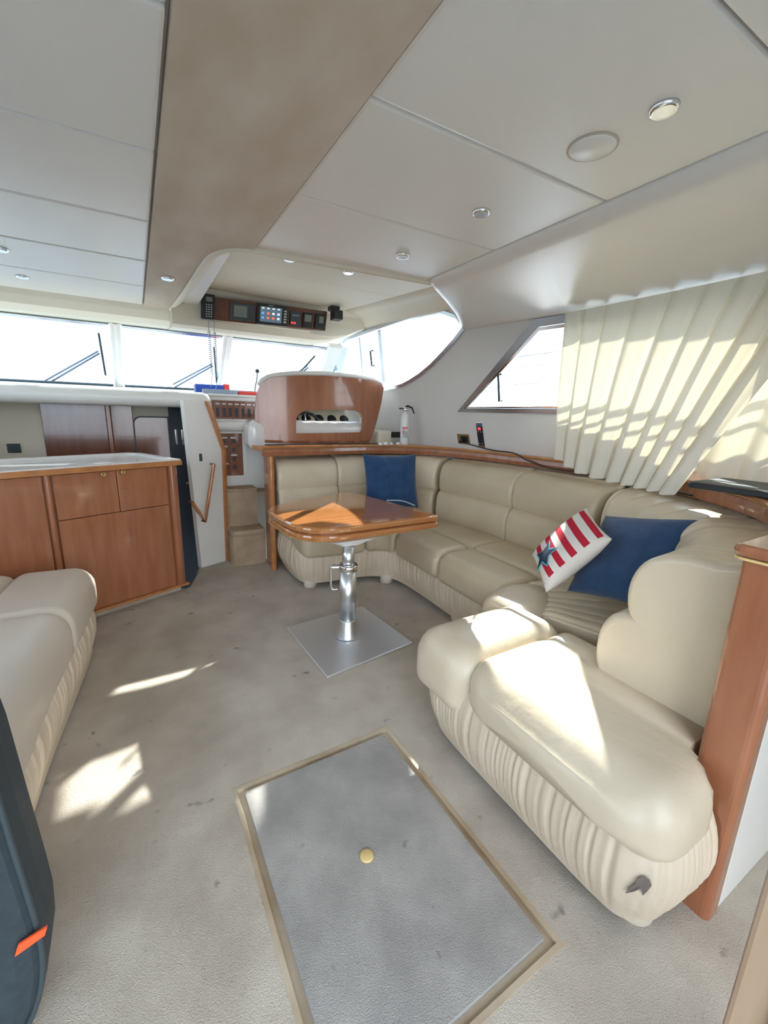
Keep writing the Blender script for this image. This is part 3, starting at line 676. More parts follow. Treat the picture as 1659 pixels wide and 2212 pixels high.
# handset on the panel + coiled leads
hsn = thing('radio_handset', V((bil(.05, .5).x, YI-.03, bil(.05, 1).y)), 'black corded radio handset clipped at the end of the burl panel', 'handset')
ip_box(-.012, -.06, .085, 1.02, .0310, .055, 'body', 'black', hsn, .006, .02)
ip_box(.022, .06, .066, .26, .0552, .0565, 'display', 'lcd', hsn, 0)
for j in range(6):
    for i in range(3): ip_box(.022+i*.017, .38+j*.10, .031+i*.017, .42+j*.10, .0552, .058, 'button', 'dot', hsn, 0)
def coil(px0, py0, px1, py1, px2, py2, name, label):
    y0, y1 = YI-.04, YI+.10
    a = P(px0, py0, y=y0); b = P(px1, py1, y=y0+.02); c = P(px2, py2, y=y1)
    pts = [a, b]; n = 22*8; tdir = (c-b); u = CR; v_ = CF
    for k in range(n+1):
        t = k/n; ph = t*22*2*math.pi
        pts.append(b+tdir*t+u*math.cos(ph)*.010+v_*math.sin(ph)*.010)
    pts.append(P(px2-2, py2+28, y=y1+.05))
    MB().tube(pts, .0028, 5).build(name, 'book_grey', None, label, 'cord')
coil(450, 688, 451, 716, 457, 808, 'coiled_cord', 'outer coiled handset cord hanging in front of the windscreen')
coil(462, 692, 463, 718, 468, 812, 'coiled_cord', 'coiled handset cord hanging closest to the second windscreen pillar')
# little speaker / camera hanging from recess ceiling
cs = thing('bracket_speaker', (1.6, YF-0.12, 2.1), 'small black swivel speaker hanging at the right end of the burl panel', 'speaker')
q0 = P(722, 662, y=YF-.12); q1 = P(726, 680, y=YF-.14)
boxm((q0.x-.04, YF-.15, q0.z-.035), (q0.x+.04, YF-.07, q0.z+.035), .004).build('body', 'black', cs)
boxm((q1.x-.038, YF-.2, q1.z-.045), (q1.x+.038, YF-.1, q1.z+.028), .004).build('body', 'black', cs)
boxm((q0.x-.03, YF-.13, q0.z+.033), (q0.x+.03, YF-.09, ZR-.001), .003).build('bracket', 'gasket', cs)
MB().tube([(q0.x+.04, YF-.1, q0.z), (q0.x+.06, YF-.11, q0.z+.02), (q0.x+.062, YF-.1, q0.z+.05)], .004, 6).build('lead', 'gasket', cs)

# things on the dash
def dz(y): return 1.41+(y-3.92)*0.0921 if y < 4.3 else 1.445+(y-4.3)*.0754
p = P(448, 838, y=4.40); z0 = dz(4.40)+.003
boxm((0.49, 4.25, dz(4.35)+.004), (0.73, 4.38, dz(4.35)+.072), .004).build('binder', 'book_blue', None, 'thick blue binder lying on the dash', 'binder')
b2 = MB(); Mx = Matrix.Translation((0.66, 4.06, 1.4305)) @ Matrix.Rotation(math.radians(-6), 4, 'Z')
b2.box((-.14, -.09, .0), (.14, .10, .040), Mx, .003).build('document_folder', 'book_grey', None, 'pale grey-blue folder lying on the console shelf beside the blue binder', 'folder')
boxm((0.81, 4.00, 1.4310), (0.99, 4.16, 1.466), .01).build('red_pouch', 'book_red', None, 'flat red pouch on the console shelf next to the grey folder', 'pouch')
boxm((0.735, 4.27, dz(4.33)+.004), (0.785, 4.34, dz(4.33)+.085), .004).build('flare_box', 'book_red', None, 'small red box standing at the end of the blue binder', 'box')
mc = thing('microphone', (1.03, 4.26, dz(4.26)), 'gooseneck microphone standing on the dash in front of the windscreen', 'microphone')
pb = V((1.01, 4.26, dz(4.26))); pm = P(555, 818, y=4.26); pt = P(556, 802, y=4.26)
MB().lathe(pb+V((0, 0, .001)), [(0, 0), (.025, 0), (.02, .012), (0, .014)], 14).build('base', 'black', mc)
MB().tube(catmull([pb+V((0, 0, .012)), pb.lerp(pm, .5)+V((-.006, 0, 0)), pm, pt], 6), .005, 7).build('neck', 'black', mc)
MB().lathe(pt+V((0, 0, -.018)), [(0, 0), (.014, .004), (.02, .018), (.018, .032), (0, .04)], 14).build('head', 'black', mc)

# fire extinguisher
exb = V((2.155, 3.37, 1.0305))
fx = thing('fire_extinguisher', exb, 'white fire extinguisher standing on the wooden shelf by the wall', 'fire extinguisher')
MB().lathe(exb, [(0, 0), (.036, 0), (.040, .008), (.040, .225), (.037, .255), (.026, .282), (.015, .292), (.015, .312), (0, .312)], 24).build('cylinder', 'ext_white', fx)
MB().lathe(exb+V((0, 0, .306)), [(0, 0), (.022, 0), (.024, .014), (.018, .034), (0, .036)], 14).build('valve', 'chrome', fx)
MB().tube([exb+V((0, 0, .338)), exb+V((.02, -.005, .352)), exb+V((.06, -.02, .336)), exb+V((.078, -.03, .285))], [.012, .010, .008, .006], 8).build('handle', 'black', fx)
MB().tube([exb+V((.008, -.004, .328)), exb+V((-.055, .02, .328))], .007, 8).build('nozzle', 'black', fx)
cdir = V((-exb.x, -exb.y, 0)).normalized(); ca0 = math.atan2(cdir.y, cdir.x)
def cylpatch(a0, a1, z0, z1, name, m):
    n = 8; R = [[exb+V((math.cos(ca0+a0+(a1-a0)*k/n)*.0406, math.sin(ca0+a0+(a1-a0)*k/n)*.0406, z)) for k in range(n+1)] for z in (z0, z1)]
    MB().rings(R, closed=False, caps=False).build(name, m, fx)
cylpatch(-.55, .7, .150, .162, 'label_line', 'label_red')
for k in range(4): cylpatch(-.55, .05, .138-k*.014, .144-k*.014, 'label_line', 'label_red')
for k in range(6): cylpatch(-.45+.1*(k % 2), .7, .118-k*.010, .1235-k*.010, 'label_line', 'label_green')
# white gloves bits on shelf
for k, (px, py, r) in enumerate(((822, 957, .022), (833, 956, .026), (845, 958, .02), (860, 957, .022), (870, 957, .018))):
    p = P(px, py, z=1.045); p.y = min(p.y, 3.42); p = P(px, py, y=3.34+.004*k)
    MB().lathe(V((p.x, p.y, 1.0315)), [(0, 0), (r, 0), (r*1.1, r*.4), (r*.8, r*.9), (r*.3, r*1.15), (0, r*1.2)], 12).build('seashell', 'ext_white', None, 'small white shell in the row on the shelf beside the fire extinguisher', 'shell', 'white shells on the shelf')
# outlet and remote control panel on the wall
def wall_box(px0, py0, px1, py1, a, b, name, m, par=None, bev=.003, **k):
    y0, z0 = yz(px0, py1); y1, z1 = yz(px1, py0); 
    return MB().prism([(y0, z0), (y1, z0), (y1, z1), (y0, z1)], a, b, wallp).build(name, m, par, bevel=bev, **k)
def wq(cy, cz, w_, h_, a, b, name, m, par=None, bev=.002, **k):
    return MB().prism([(cy-w_/2, cz-h_/2), (cy+w_/2, cz-h_/2), (cy+w_/2, cz+h_/2), (cy-w_/2, cz+h_/2)], a, b, wallp).build(name, m, par, bevel=bev, **k)
oy, oz = yz(1002, 948)
ot = thing('wall_outlet', wallp(oy, oz-.045), 'brass wall outlet plate with black plug beside the control panel', 'outlet')
wq(oy, oz, .125, .085, -.008, -.0004, 'plate', 'brass', ot)
wq(oy-.01, oz, .075, .055, -.011, -.0085, 'socket_face', 'black', ot)
pl_ = wallp(oy-.005, oz-.002, -.012)
cd = thing('power_cord', pl_, 'black power plug and cord running from brass outlet down along the wooden shelf', 'cord')
MB().tube([pl_, pl_-WNU*.05+V((0, -.01, -.005))], .014, 10).build('plug', 'black', cd)
cpts = [pl_-WNU*.05+V((0, -.01, -.005))]
for px, py, dd_ in ((1030, 975, .03), (1075, 1002, .02)):
    q = P(px, py, z=1.05); cpts.append(V((q.x, q.y, 1.05)))
for y_ in (2.0, 1.75, 1.5, 1.2, 0.95):
    j = min(range(len(ed)), key=lambda i: abs(ed[i].y-y_)+(5 if ed[i].y > 3.0 else 0)); t = (ed[j+1]-ed[j-1]).normalized(); n = V((t.y, -t.x, 0))
    cpts.append(V((ed[j].x, ed[j].y, .972))+n*.032)
cpts[1] = V((2.47, 2.56, 1.046)); cpts[2] = V((2.448, 2.30, 1.045)); cpts.insert(3, V((2.440, 2.15, 1.005)))
MB().tube(catmull(cpts, 10), .005, 7).build('lead', 'black', cd)
ty, tz = yz(1039, 940)
rc = thing('control_panel', wallp(ty, tz-.12), 'narrow black control panel with red display on the wall above the sofa', 'control panel')
wq(ty, tz, .062, .205, -.008, -.0004, 'plate', 'chrome', rc)
wq(ty, tz-.005, .056, .155, -.012, -.0085, 'keypad', 'black', rc)
wq(ty, tz+.055, .026, .022, -.0135, -.0122, 'display', 'led_red', rc, 0)
for j in range(5):
    for i in (-1, 1): wq(ty+i*.014, tz+.03-j*.024, .008, .006, -.0135, -.0122, 'button', 'dot' if j in (0, 4) else 'gasket', rc, 0)

# wipers outside
def wiper(pa, pb, pc, pd_, label):
    h = -.05
    a = wspx(*pa, h); b = wspx(*pb, h); r = thing('windscreen_wiper', a, label, 'wiper')
    o = CR*.018+CU*-.03
    MB().tube([a, b], .008, 7).build('arm', 'book_grey', r); MB().tube([a+o, b+o*.6], .008, 7).build('arm', 'book_grey', r)
    MB().tube([wspx(*pc, -.03), wspx(*pd_, -.03)], .009, 7).build('blade', 'gasket', r)
wiper((98, 822), (213, 758), (213, 720), (228, 810), 'windscreen wiper on the widest left pane, blade upright')
wiper((374, 830), (458, 786), (462, 750), (468, 826), 'windscreen wiper on the middle pane beside the coiled cords')
wiper((640, 806), (664, 790), (650, 802), (681, 768), 'windscreen wiper on the pane in front of the helm seat')

# ================================================================== CEILING FITTINGS
def downlight(p, label, r=.034, z=ZC):
    d = thing('downlight', (p.x, p.y, z), label, 'downlight', 'ceiling downlights')
    MB().lathe((p.x, p.y, z-.0005), [(r*.72, 0), (r, 0), (r*.98, -.006), (r*.85, -.011), (r*.72, -.010)], 24).build('bezel', 'chrome', d)
    MB().lathe((p.x, p.y, z-.001), [(0, 0), (r*.71, 0), (r*.71, -.004), (r*.4, -.007), (0, -.008)], 20).build('lens', 'lens', d)
for px, py, lb in ((1435, 232, 'chrome downlight beside the round speaker grille'), (1040, 457, 'chrome downlight in the middle right-hand ceiling panel'), (870, 551, 'chrome downlight in the small ceiling panel next to the helm recess'),
                   (48, 597, 'chrome downlight in the endmost ceiling panel above the windscreen, far from the beam'), (1, 537, 'chrome downlight one panel back from the endmost ceiling panel')):
    downlight(P(px, py, z=ZC), lb)
downlight(P(362, 600, z=ZC-.008), 'pale downlight set in the tan suede beam', .036, ZC-.008)
for px, py, lb in ((625, 559, 'downlight in the raised helm recess nearest the tan beam'), (752, 587, 'downlight in the raised helm recess nearest the side wall')):
    downlight(P(px, py, z=ZR), lb, .036, ZR)
q = P(1280, 317, z=ZC)
sg_ = thing('ceiling_speaker', (q.x, q.y, ZC), 'round beige speaker grille flush in the ceiling panel', 'speaker')
MB().lathe((q.x, q.y, ZC-.0005), [(0, 0), (.063, 0), (.063, -.004), (.058, -.007), (0, -.008)], 32).build('grille', 'ceil_vinyl', sg_)
MB().lathe((q.x, q.y, ZC-.0004), [(.064, 0), (.068, 0), (.067, -.004), (.064, -.004)], 32).build('ring', 'suede', sg_)

# ================================================================== SOFA
sofa = thing('sofa', (1.8, 1.9, 0.0), 'large U-shaped cream leather dinette sofa with gathered skirt', 'sofa')
def sweep(fr, prof, r_end0, r_end1, name, m, par, n=26, pleat=None, amax=None):
    """fr: list of (O, D) plan frames; prof: [(a,z)]; a runs from O along D. Ends rounded."""
    Os = resample(catmull([f[0] for f in fr], 8), n); 
    Dd = [V(q) for q in catmull([f[1] for f in fr], 8)]; idx = [i*(len(Dd)-1)/(n-1) for i in range(n)]
    Ds = [Dd[int(i)].lerp(Dd[min(int(i)+1, len(Dd)-1)], i-int(i)).normalized() for i in idx]
    L = [0]
    for a, b in zip(Os, Os[1:]): L.append(L[-1]+(b-a).length)
    T = L[-1]
    extra = []
    ts = set()
    for k in range(7):
        c = 1-math.cos(k/6*math.pi/2)
        ts.add(round(r_end0*c, 6)); ts.add(round(T-r_end1*c, 6))
    m_ = max(6, n)
    for k in range(m_+1): 
        t = T*k/m_
        if r_end0 < t < T-r_end1: ts.add(round(t, 6))
    ca = sum(p[0] for p in prof)/len(prof); cz = sum(p[1] for p in prof)/len(prof)
    ha = max(abs(p[0]-ca) for p in prof); hz = max(abs(p[1]-cz) for p in prof)
    R = []
    for t in sorted(ts):
        j = 0
        while j < n-2 and L[j+1] < t: j += 1
        k = (t-L[j])/max(1e-9, L[j+1]-L[j]); O = Os[j].lerp(Os[j+1], k); D = Ds[j].lerp(Ds[j+1], k).normalized()
        e_ = 0
        if r_end0 > 0 and t < r_end0: e_ = r_end0-math.sqrt(max(0, r_end0**2-(r_end0-t)**2))
        if r_end1 > 0 and T-t < r_end1: e_ = max(e_, r_end1-math.sqrt(max(0, r_end1**2-(r_end1-(T-t))**2)))
        sa = max(.25, 1-e_/ha); sz = max(.45, 1-0.75*e_/hz) if hz < max(r_end0, r_end1)*1.3 else max(.3, 1-e_/hz)
        dp = pleat(t/T) if pleat else 0
        puff = 1+0.0
        ring = []
        for a, z in prof:
            zz = cz+(z-cz)*sz; aa = ca+(a-ca)*sa
            if amax: aa = min(aa, amax(t/T))
            if dp: aa += (ca-aa)/ha*dp; zz += (cz-zz)/hz*dp
            ring.append(V((O.x, O.y, 0))+V((D.x, D.y, 0))*aa+V((0, 0, zz)))
        R.append(ring)
    return MB().rings(R, soft=(r_end0 > .055, r_end1 > .055)).build(name, m, par)
def frames(pairs, rev=False):
    out = []
    for F, B in pairs:
        F = V((*F, 0)); B = V((*B, 0)); d = (B-F).normalized()
        out.append((B, -d) if rev else (F, d))
    return out
FARM = [((0.955, 2.80), (0.955, 3.615)), ((1.2, 2.765), (1.2, 3.615)), ((1.44, 2.745), (1.50, 3.61))]
FCOR = [((1.44, 2.745), (1.50, 3.61)), ((1.53, 2.735), (1.87, 3.55)), ((1.60, 2.68), (2.20, 3.36)), ((1.625, 2.60), (2.40, 3.0))]
LON1 = [((1.625, 2.60), (2.415, 2.95)), ((1.625, 2.35), (2.47, 2.55)), ((1.61, 2.045), (2.495, 2.10))]
LON2 = [((1.61, 2.045), (2.495, 2.10)), ((1.60, 1.75), (2.485, 1.75)), ((1.585, 1.47), (2.42, 1.38))]
NCOR = [((1.585, 1.47), (2.45, 1.38)), ((1.56, 1.39), (2.25, 0.92)), ((1.52, 1.33), (1.98, 0.62)), ((1.46, 1.29), (1.72, 0.46))]
NARM = [((1.46, 1.28), (1.46, 0.40)), ((1.2, 1.285), (1.2, 0.375)), ((0.905, 1.28), (0.905, 0.36))]
roll = rrect(-0.035, 0.265, 0.285, 0.462, [.07, .085, .05, .05], 5)
rollc = rrect(-0.035, 0.275, 0.20, 0.470, [.07, .085, .05, .05], 5)
padp = rrect(0.265, 0.30, 0.70, 0.458, [.04, .06, .04, .04], 5)
def padw(d): return rrect(0.265, 0.30, d, 0.458, [.04, .06, .04, .04], 5)
crk = lambda f, amp: (lambda t: amp*max(0, math.sin(t*f*math.pi))**8)
for pr, dp in ((FARM, .62), (LON1, .66), (LON2, .68)):
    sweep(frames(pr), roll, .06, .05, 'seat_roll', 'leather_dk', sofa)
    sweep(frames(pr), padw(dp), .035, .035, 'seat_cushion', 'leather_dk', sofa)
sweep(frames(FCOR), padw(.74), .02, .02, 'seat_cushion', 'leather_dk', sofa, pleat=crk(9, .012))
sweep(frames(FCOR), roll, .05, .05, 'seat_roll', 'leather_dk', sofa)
sweep(frames(NCOR), rrect(.12, .30, .70, .458, [.04, .06, .04, .04], 5), .02, .02, 'seat_cushion', 'leather', sofa, n=50, pleat=crk(15, .012))
# rounded lobe in the near inner corner
sweep(frames([((1.60, 1.50), (1.9, 1.44)), ((1.53, 1.44), (1.80, 1.22)), ((1.42, 1.40), (1.55, 1.06)), ((1.38, 1.39), (1.38, 1.0))]), rrect(-.03, .27, .27, .474, [.09, .085, .05, .05], 5), .10, .05, 'seat_roll', 'leather', sofa)
# near arm: front roll + broad pad with rounded inboard end
sweep(frames(NARM), rrect(-0.045, 0.20, 0.30, 0.474, [.10, .12, .06, .06], 6), .05, .10, 'seat_roll', 'leather', sofa, n=30)
sweep(frames(NARM), rrect(0.26, 0.265, 0.965, 0.466, [.09, .07, .06, .06], 6), .03, .13, 'seat_cushion', 'leather', sofa, n=36, pleat=crk(2.3, .006), amax=lambda t: .87+.12*max(0, min(1, (t-.47)/.12)))
# backs
lowp = [(-.0, .385), (.0, .70), (.10, .70), (.20, .695), (.262, .675), (.292, .62), (.300, .54), (.29, .46), (.262, .41), (.20, .385), (.10, .38)]
uprp = [(0, .68), (0, .955), (.06, .962), (.13, .958), (.19, .94), (.235, .90), (.258, .84), (.262, .775), (.248, .715), (.21, .685), (.10, .68)]
def soften(p, n=3):
    q = [(p[i], p[(i+1) % len(p)]) for i in range(len(p))]; out = []
    pp = [V((a, b, 0)) for a, b in p]
    return [(v.x, v.y) for v in catmull(pp, n, True)]
def shiftz(p, dz_, s=1.0): return [(a*s, z+dz_) for a, z in p]
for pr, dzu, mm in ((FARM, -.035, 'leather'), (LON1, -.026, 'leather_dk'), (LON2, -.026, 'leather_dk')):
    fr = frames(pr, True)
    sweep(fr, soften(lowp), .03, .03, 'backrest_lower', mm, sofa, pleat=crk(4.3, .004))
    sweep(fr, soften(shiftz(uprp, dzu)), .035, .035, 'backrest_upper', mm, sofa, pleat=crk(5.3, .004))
fr = frames(FCOR, True)
sweep(fr, soften(lowp), .03, .03, 'backrest_lower', 'leather_dk', sofa, pleat=crk(5, .005)); sweep(fr, soften(shiftz(uprp, -.018)), .035, .035, 'backrest_upper', 'leather', sofa, n=40, pleat=crk(7, .007))
NBK = [((2.2, 1.36), (2.47, 1.38)), ((2.0, 1.15), (2.34, .96)), ((1.8, .95), (2.06, .62)), ((1.62, .9), (1.76, .455)), ((1.5, .9), (1.52, .41)), ((1.32, .9), (1.32, .395))]
fr = frames(NBK, True)
low2 = shiftz(lowp, 0, 1.30); upr2 = shiftz(uprp, -.026, 1.20)
pl = lambda t: (.011*max(0, math.sin(t*17*math.pi))**6 if t < .72 else 0)
sweep(fr, soften(low2), .02, .03, 'backrest_lower', 'leather', sofa, n=60, pleat=pl)
sweep(fr, soften(upr2), .03, .03, 'backrest_upper', 'leather', sofa, n=70, pleat=pl)
# gathered skirt
spath = resample(catmull([V((*p, 0)) for p in ((0.985, 3.60), (0.955, 3.2), (0.965, 2.95), (1.02, 2.85), (1.15, 2.815), (1.42, 2.795), (1.56, 2.74), (1.645, 2.60), (1.655, 2.3), (1.64, 1.9), (1.61, 1.55), (1.56, 1.42), (1.45, 1.33), (1.25, 1.295), (1.08, 1.28), (0.985, 1.22), (0.955, 1.08), (0.95, 0.75), (0.950, 0.48), (0.972, 0.39), (1.04, 0.345), (1.195, 0.335))], 10), 900)
rs = random.Random(3); ph = [rs.random()*6.28 for _ in range(4)]
Rr = []; s_acc = 0
for i, p in enumerate(spath):
    t = (spath[min(i+1, 899)]-spath[max(i-1, 0)]).normalized(); n = V((-t.y, t.x, 0))*-1
    if i: s_acc += (p-spath[i-1]).length
    s_ = s_acc
    fold = 0.5+0.5*math.sin(s_*118+2.6*math.sin(s_*23+ph[0])+ph[1]); fold2 = 0.5+0.5*math.sin(s_*61+2.2*math.sin(s_*11+ph[2]))
    ring = []
    for k, z in enumerate((.335, .30, .27, .235, .20, .15, .10, .065, .045)):
        u = (.335-z)/.29; bul = .030*math.sin(min(1, u*1.15)*math.pi)**.8-.012*max(0, u-.8)*5
        am = .010*math.sin(math.pi*min(1, .15+u*.85))
        ring.append(p+n*(-.002+bul+am*(fold*.35+fold2**3*.45-1.1*fold**9-.6*fold2**14))+V((0, 0, z)))
    Rr.append(ring)
skm = MB().rings(Rr, closed=False, caps=False); SKv, SKf = list(skm.v), list(skm.f); skm.build('skirt', 'skirt', sofa, 'gathered cream fabric skirt')
# plinth behind the skirt so nothing is hollow, and feet
pin = [(p.x, p.y) for p in offs(spath[::15], -0.035)]
for (x, y) in ((1.06, 0.415), (1.05, 2.90), (1.62, 2.72), (1.72, 1.95)):
    MB().lathe((x, y, 0), [(0, 0), (.042, 0), (.05, .012), (.05, .06), (.04, .075), (0, .075)], 18).build('foot', 'foot', sofa)
# torn patch on the skirt
tq = P(1375, 1915, x=0.925)
tear = [(1350, 1930), (1358, 1918), (1372, 1909), (1378, 1897), (1392, 1893), (1403, 1900), (1408, 1913), (1398, 1926), (1388, 1935), (1384, 1920), (1370, 1926)]
from mathutils.bvhtree import BVHTree
bv = BVHTree.FromPolygons(SKv, SKf)
def onskirt(px, py, lift):
    d = ray(px, py).normalized(); h = bv.ray_cast(V((0, 0, H)), d); return h[0]-d*lift if h[0] else None
tp_ = [onskirt(px, py, .010) for px, py in tear]; tc_ = onskirt(1388, 1912, .010)
if tc_ and all(tp_): MB().add([tc_]+tp_, [(0, i+1, (i+1) % len(tp_)+1) for i in range(len(tp_))]).build('torn_patch', 'tear', sofa, 'grey torn patch')
# wooden bulkhead behind the near arm, with end post
bk = thing('bulkhead', (1.9, 0.34, 0.0), 'waist-high bulkhead behind the sofa end with cherry end post and white outer face', 'bulkhead')
MB().box((1.285, 0.335, 0.0), (2.84, 0.372, 1.0), None, .004).build('inner_panel', 'cherry', bk)
MB().box((1.275, 0.300, 0.0), (2.84, 0.333, 1.0), None, .004).build('outer_panel', 'white_gel', bk)
MB().prism(rrect(1.205, 0.296, 1.274, 0.40, .018, 4), 0.0, 1.0, flat).build('post', 'cherry', bk)
MB().prism(rrect(1.190, 0.275, 2.70, 0.42, .03, 4), 1.0005, 1.030, flat).build('cap_rail', 'cherry', bk, bevel=.012)
MB().prism(rrect(1.193, 0.278, 2.70, 0.417, .028, 4), 0.994, 1.0, flat).build('inlay_line', 'inlay', bk)

# pillows
def pillow(w_, h_, th, n=22, p=2.6, droop=.07):
    def S(u, v, side):
        e_ = max(0, (1-abs(u)**p))*max(0, (1-abs(v)**p)); z = th/2*e_**.5
        k = 1-droop*(1-abs(v)**2)*abs(u)**3 ; k2 = 1-droop*(1-abs(u)**2)*abs(v)**3
        return V((u*w_/2*k, v*h_/2*k2, side*z))
    mb = MB()
    us = [-1+2*i/n for i in range(n+1)]; us = [math.copysign(1-(1-abs(u))**1.5, u) for u in us]
    for side in (1, -1):
        vs = [S(u, v, side) for u in us for v in us]; fs = []
        for i in range(n):
            for j in range(n): fs.append((i*(n+1)+j, (i+1)*(n+1)+j, (i+1)*(n+1)+j+1, i*(n+1)+j+1))
        mb.add(vs, fs, True)
    return mb, S
def basis(c, xa_, ya_):
    x = V(xa_).normalized(); z = x.cross(V(ya_)).normalized(); y = z.cross(x)
    M = Matrix((x, y, z)).transposed().to_4x4(); M.translation = V(c); return M
def put_pillow(mb, M, name, m, label):
    ob = mb.build(name, m, None, label, 'pillow', origin=(0, 0, 0)); 
    bm = bmesh.new(); bm.from_mesh(ob.data); bmesh.ops.remove_doubles(bm, verts=bm.verts, dist=.0005); bmesh.ops.recalc_face_normals(bm, faces=bm.faces); bm.to_mesh(ob.data); bm.free()
    ob.matrix_world = M; return ob
UP = V((0, 0, 1))
def view_basis(px, py):
    f = ray(px, py).normalized(); r = (CR-f*CR.dot(f)).normalized(); return r, r.cross(f), f
mb, S = pillow(.47, .46, .15)
put_pillow(mb, basis(P(845, 1040, y=3.02), V((1, -.22, 0)), V((-.05, .25, .95))), 'throw_pillow', 'blue_cloth', 'plain navy throw pillow standing in the far sofa corner behind the table')
mb, S = pillow(.44, .44, .15)
vr, vu, vf = view_basis(1370, 1200); hx_ = vr*.80-vu*.12-vf*.55; hn = hx_.cross(vr*.42+vu*.80+vf*.35)
put_pillow(mb, basis(P(1360, 1206, x=1.84), hx_, hn.cross(hx_)), 'throw_pillow', 'blue_cloth', 'plain navy throw pillow leaning behind the striped star pillow')
mb, S = pillow(.37, .36, .13)
vr, vu, vf = view_basis(1226, 1184); Lx = vr*.66+vu*.58-vf*.14; sy = -(vr*.16-vu*.50-vf*.84)
Mst = basis(P(1226, 1184, x=1.75), Lx, sy)
sp_ob = put_pillow(mb, Mst, 'striped_pillow', 'stripes', 'small white pillow with red stripes and a dark blue star')
def star(R0, R1, c, off, name, m):
    pts = [V((c[0]+(R0 if k % 2 == 0 else R1)*math.cos(math.pi/2+k*math.pi/5+.5), c[1]+(R0 if k % 2 == 0 else R1)*math.sin(math.pi/2+k*math.pi/5+.5), 0)) for k in range(10)]
    cc = V((c[0], c[1], 0)); n = 5; vs = []; fs = []
    def lift(q):
        u = max(-1, min(1, q.x/.185)); v = max(-1, min(1, q.y/.18)); return V((q.x, q.y, S(u, v, 1).z+off))
    for k in range(10):
        a, b = pts[k], pts[(k+1) % 10]
        for i in range(n):
            t0, t1 = i/n, (i+1)/n
            o = len(vs); vs += [lift(cc.lerp(a, t0)), lift(cc.lerp(a, t1)), lift(cc.lerp(b, t1)), lift(cc.lerp(b, t0))]; fs.append((o, o+1, o+2, o+3) if i else (o, o+1, o+2))
    m_ = MB(); m_.add(vs, fs, True); ob = m_.build(name, m, None, origin=(0, 0, 0)); ob.parent = sp_ob; return ob
star(.088, .042, (-.095, -.02), .0025, 'star_border', 'star_rim'); star(.075, .033, (-.095, -.02), .0045, 'star', 'star_blue')

# ================================================================== TABLE
tp = V((0.985, 2.085, 0))
tb = thing('pedestal_table', tp, 'varnished cherry folding table on an aluminium pedestal with square base plate', 'table')
pc = [(0.690, 2.345), (0.718, 1.757), (1.293, 1.838), (1.245, 2.40)]
MB().prism([(p[0], p[1]) for p in pc], 0.001, 0.012, flat).build('base_plate', 'plate_alu', tb, bevel=.006)
MB().lathe(tp+V((0, 0, .0125)), [(0, 0), (.080, 0), (.078, .012), (.052, .105), (.050, .110), (0, .110)], 32).build('base_cone', 'alu', tb)
MB().lathe(tp+V((0, 0, .1230)), [(0, 0), (.049, 0), (.049, .30), (0, .30)], 32).build('lower_post', 'alu', tb)
MB().lathe(tp+V((0, 0, .4232)), [(.036, 0), (.053, 0), (.056, .006), (.056, .030), (.053, .036), (.036, .036)], 32).build('collar', 'chrome', tb)
MB().lathe(tp+V((0, 0, .4235)), [(0, 0), (.035, 0), (.035, .142), (0, .142)], 32).build('upper_post', 'alu', tb)
cl = tp-CR*.05+V((0, 0, .441)); a_ = -CR; 
ck = MB().tube([cl, cl+a_*.04], .016, 12).build('clamp', 'chrome', tb)
c2 = cl+a_*.034
MB().tube(catmull([c2+V((0, 0, 0)), c2+a_*.016-V((0, 0, .012)), c2+a_*.016-V((0, 0, .10)), c2+a_*.008-V((0, 0, .135)), c2-a_*.022-V((0, 0, .135))], 8), .007, 8).build('clamp_lever', 'chrome', tb)
TZ = 0.69
cn = [(0.655, 2.735), (0.712, 2.045), (1.615, 2.075), (1.455, 3.07)]
def rounded(poly, rad, n=8):
    out = []
    m = len(poly)
    for i in range(m):
        p0, p1, p2 = V(poly[i-1]), V(poly[i]), V(poly[(i+1) % m]); a = (p0-p1).normalized(); b = (p2-p1).normalized()
        r = rad[i]; A = p1+a*r; B = p1+b*r
        for k in range(n+1):
            t = k/n; out.append(tuple(A*(1-t)**2+p1*2*t*(1-t)+B*t*t))
    return out
to = rounded(cn, (.22, .27, .025, .16))
def leaf(z0, z1, name):
    q = inset(to, .008)
    mb = MB(); R = [[V((x, y, z)) for x, y in pl_] for pl_, z in ((inset(to, .012), z0), (inset(to, .003), z0+.006), (to, z0+.014), (to, z1-.014), (inset(to, .003), z1-.006), (inset(to, .012), z1))]
    mb.rings(R, smooth=False); ob = mb.build(name, 'table_wood', tb); return ob
lf = leaf(TZ-.040, TZ, 'top_leaf'); l2_ = leaf(TZ-.084, TZ-.044, 'lower_leaf')
MB().prism(inset(to, .02), TZ-.044, TZ-.040, flat).build('leaf_gap', 'dark_wood', tb)
def inl(z, off, par):
    pts = [V((x, y, 0)) for x, y in inset(to, off)]; pts.append(pts[0])
    pts = resample(pts, 300)
    mb = MB()
    for i in range(0, 299, 2):
        a, b = pts[i], pts[i+1]; t = (b-a).normalized(); n = V((t.y, -t.x, 0))*.004
        mb.add([a-n+V((0, 0, z)), b-n+V((0, 0, z)), b+n+V((0, 0, z)), a+n+V((0, 0, z)), a-n+V((0, 0, z+.0012)), b-n+V((0, 0, z+.0012)), b+n+V((0, 0, z+.0012)), a+n+V((0, 0, z+.0012))], [(0, 3, 2, 1), (4, 5, 6, 7), (0, 1, 5, 4), (1, 2, 6, 5), (2, 3, 7, 6), (3, 0, 4, 7)])
    o = mb.build('inlay', 'inlay', par); o['kind'] = 'stuff'
inl(TZ-.0085, .0035, lf); inl(TZ-.0845+.006, .0025, l2_)
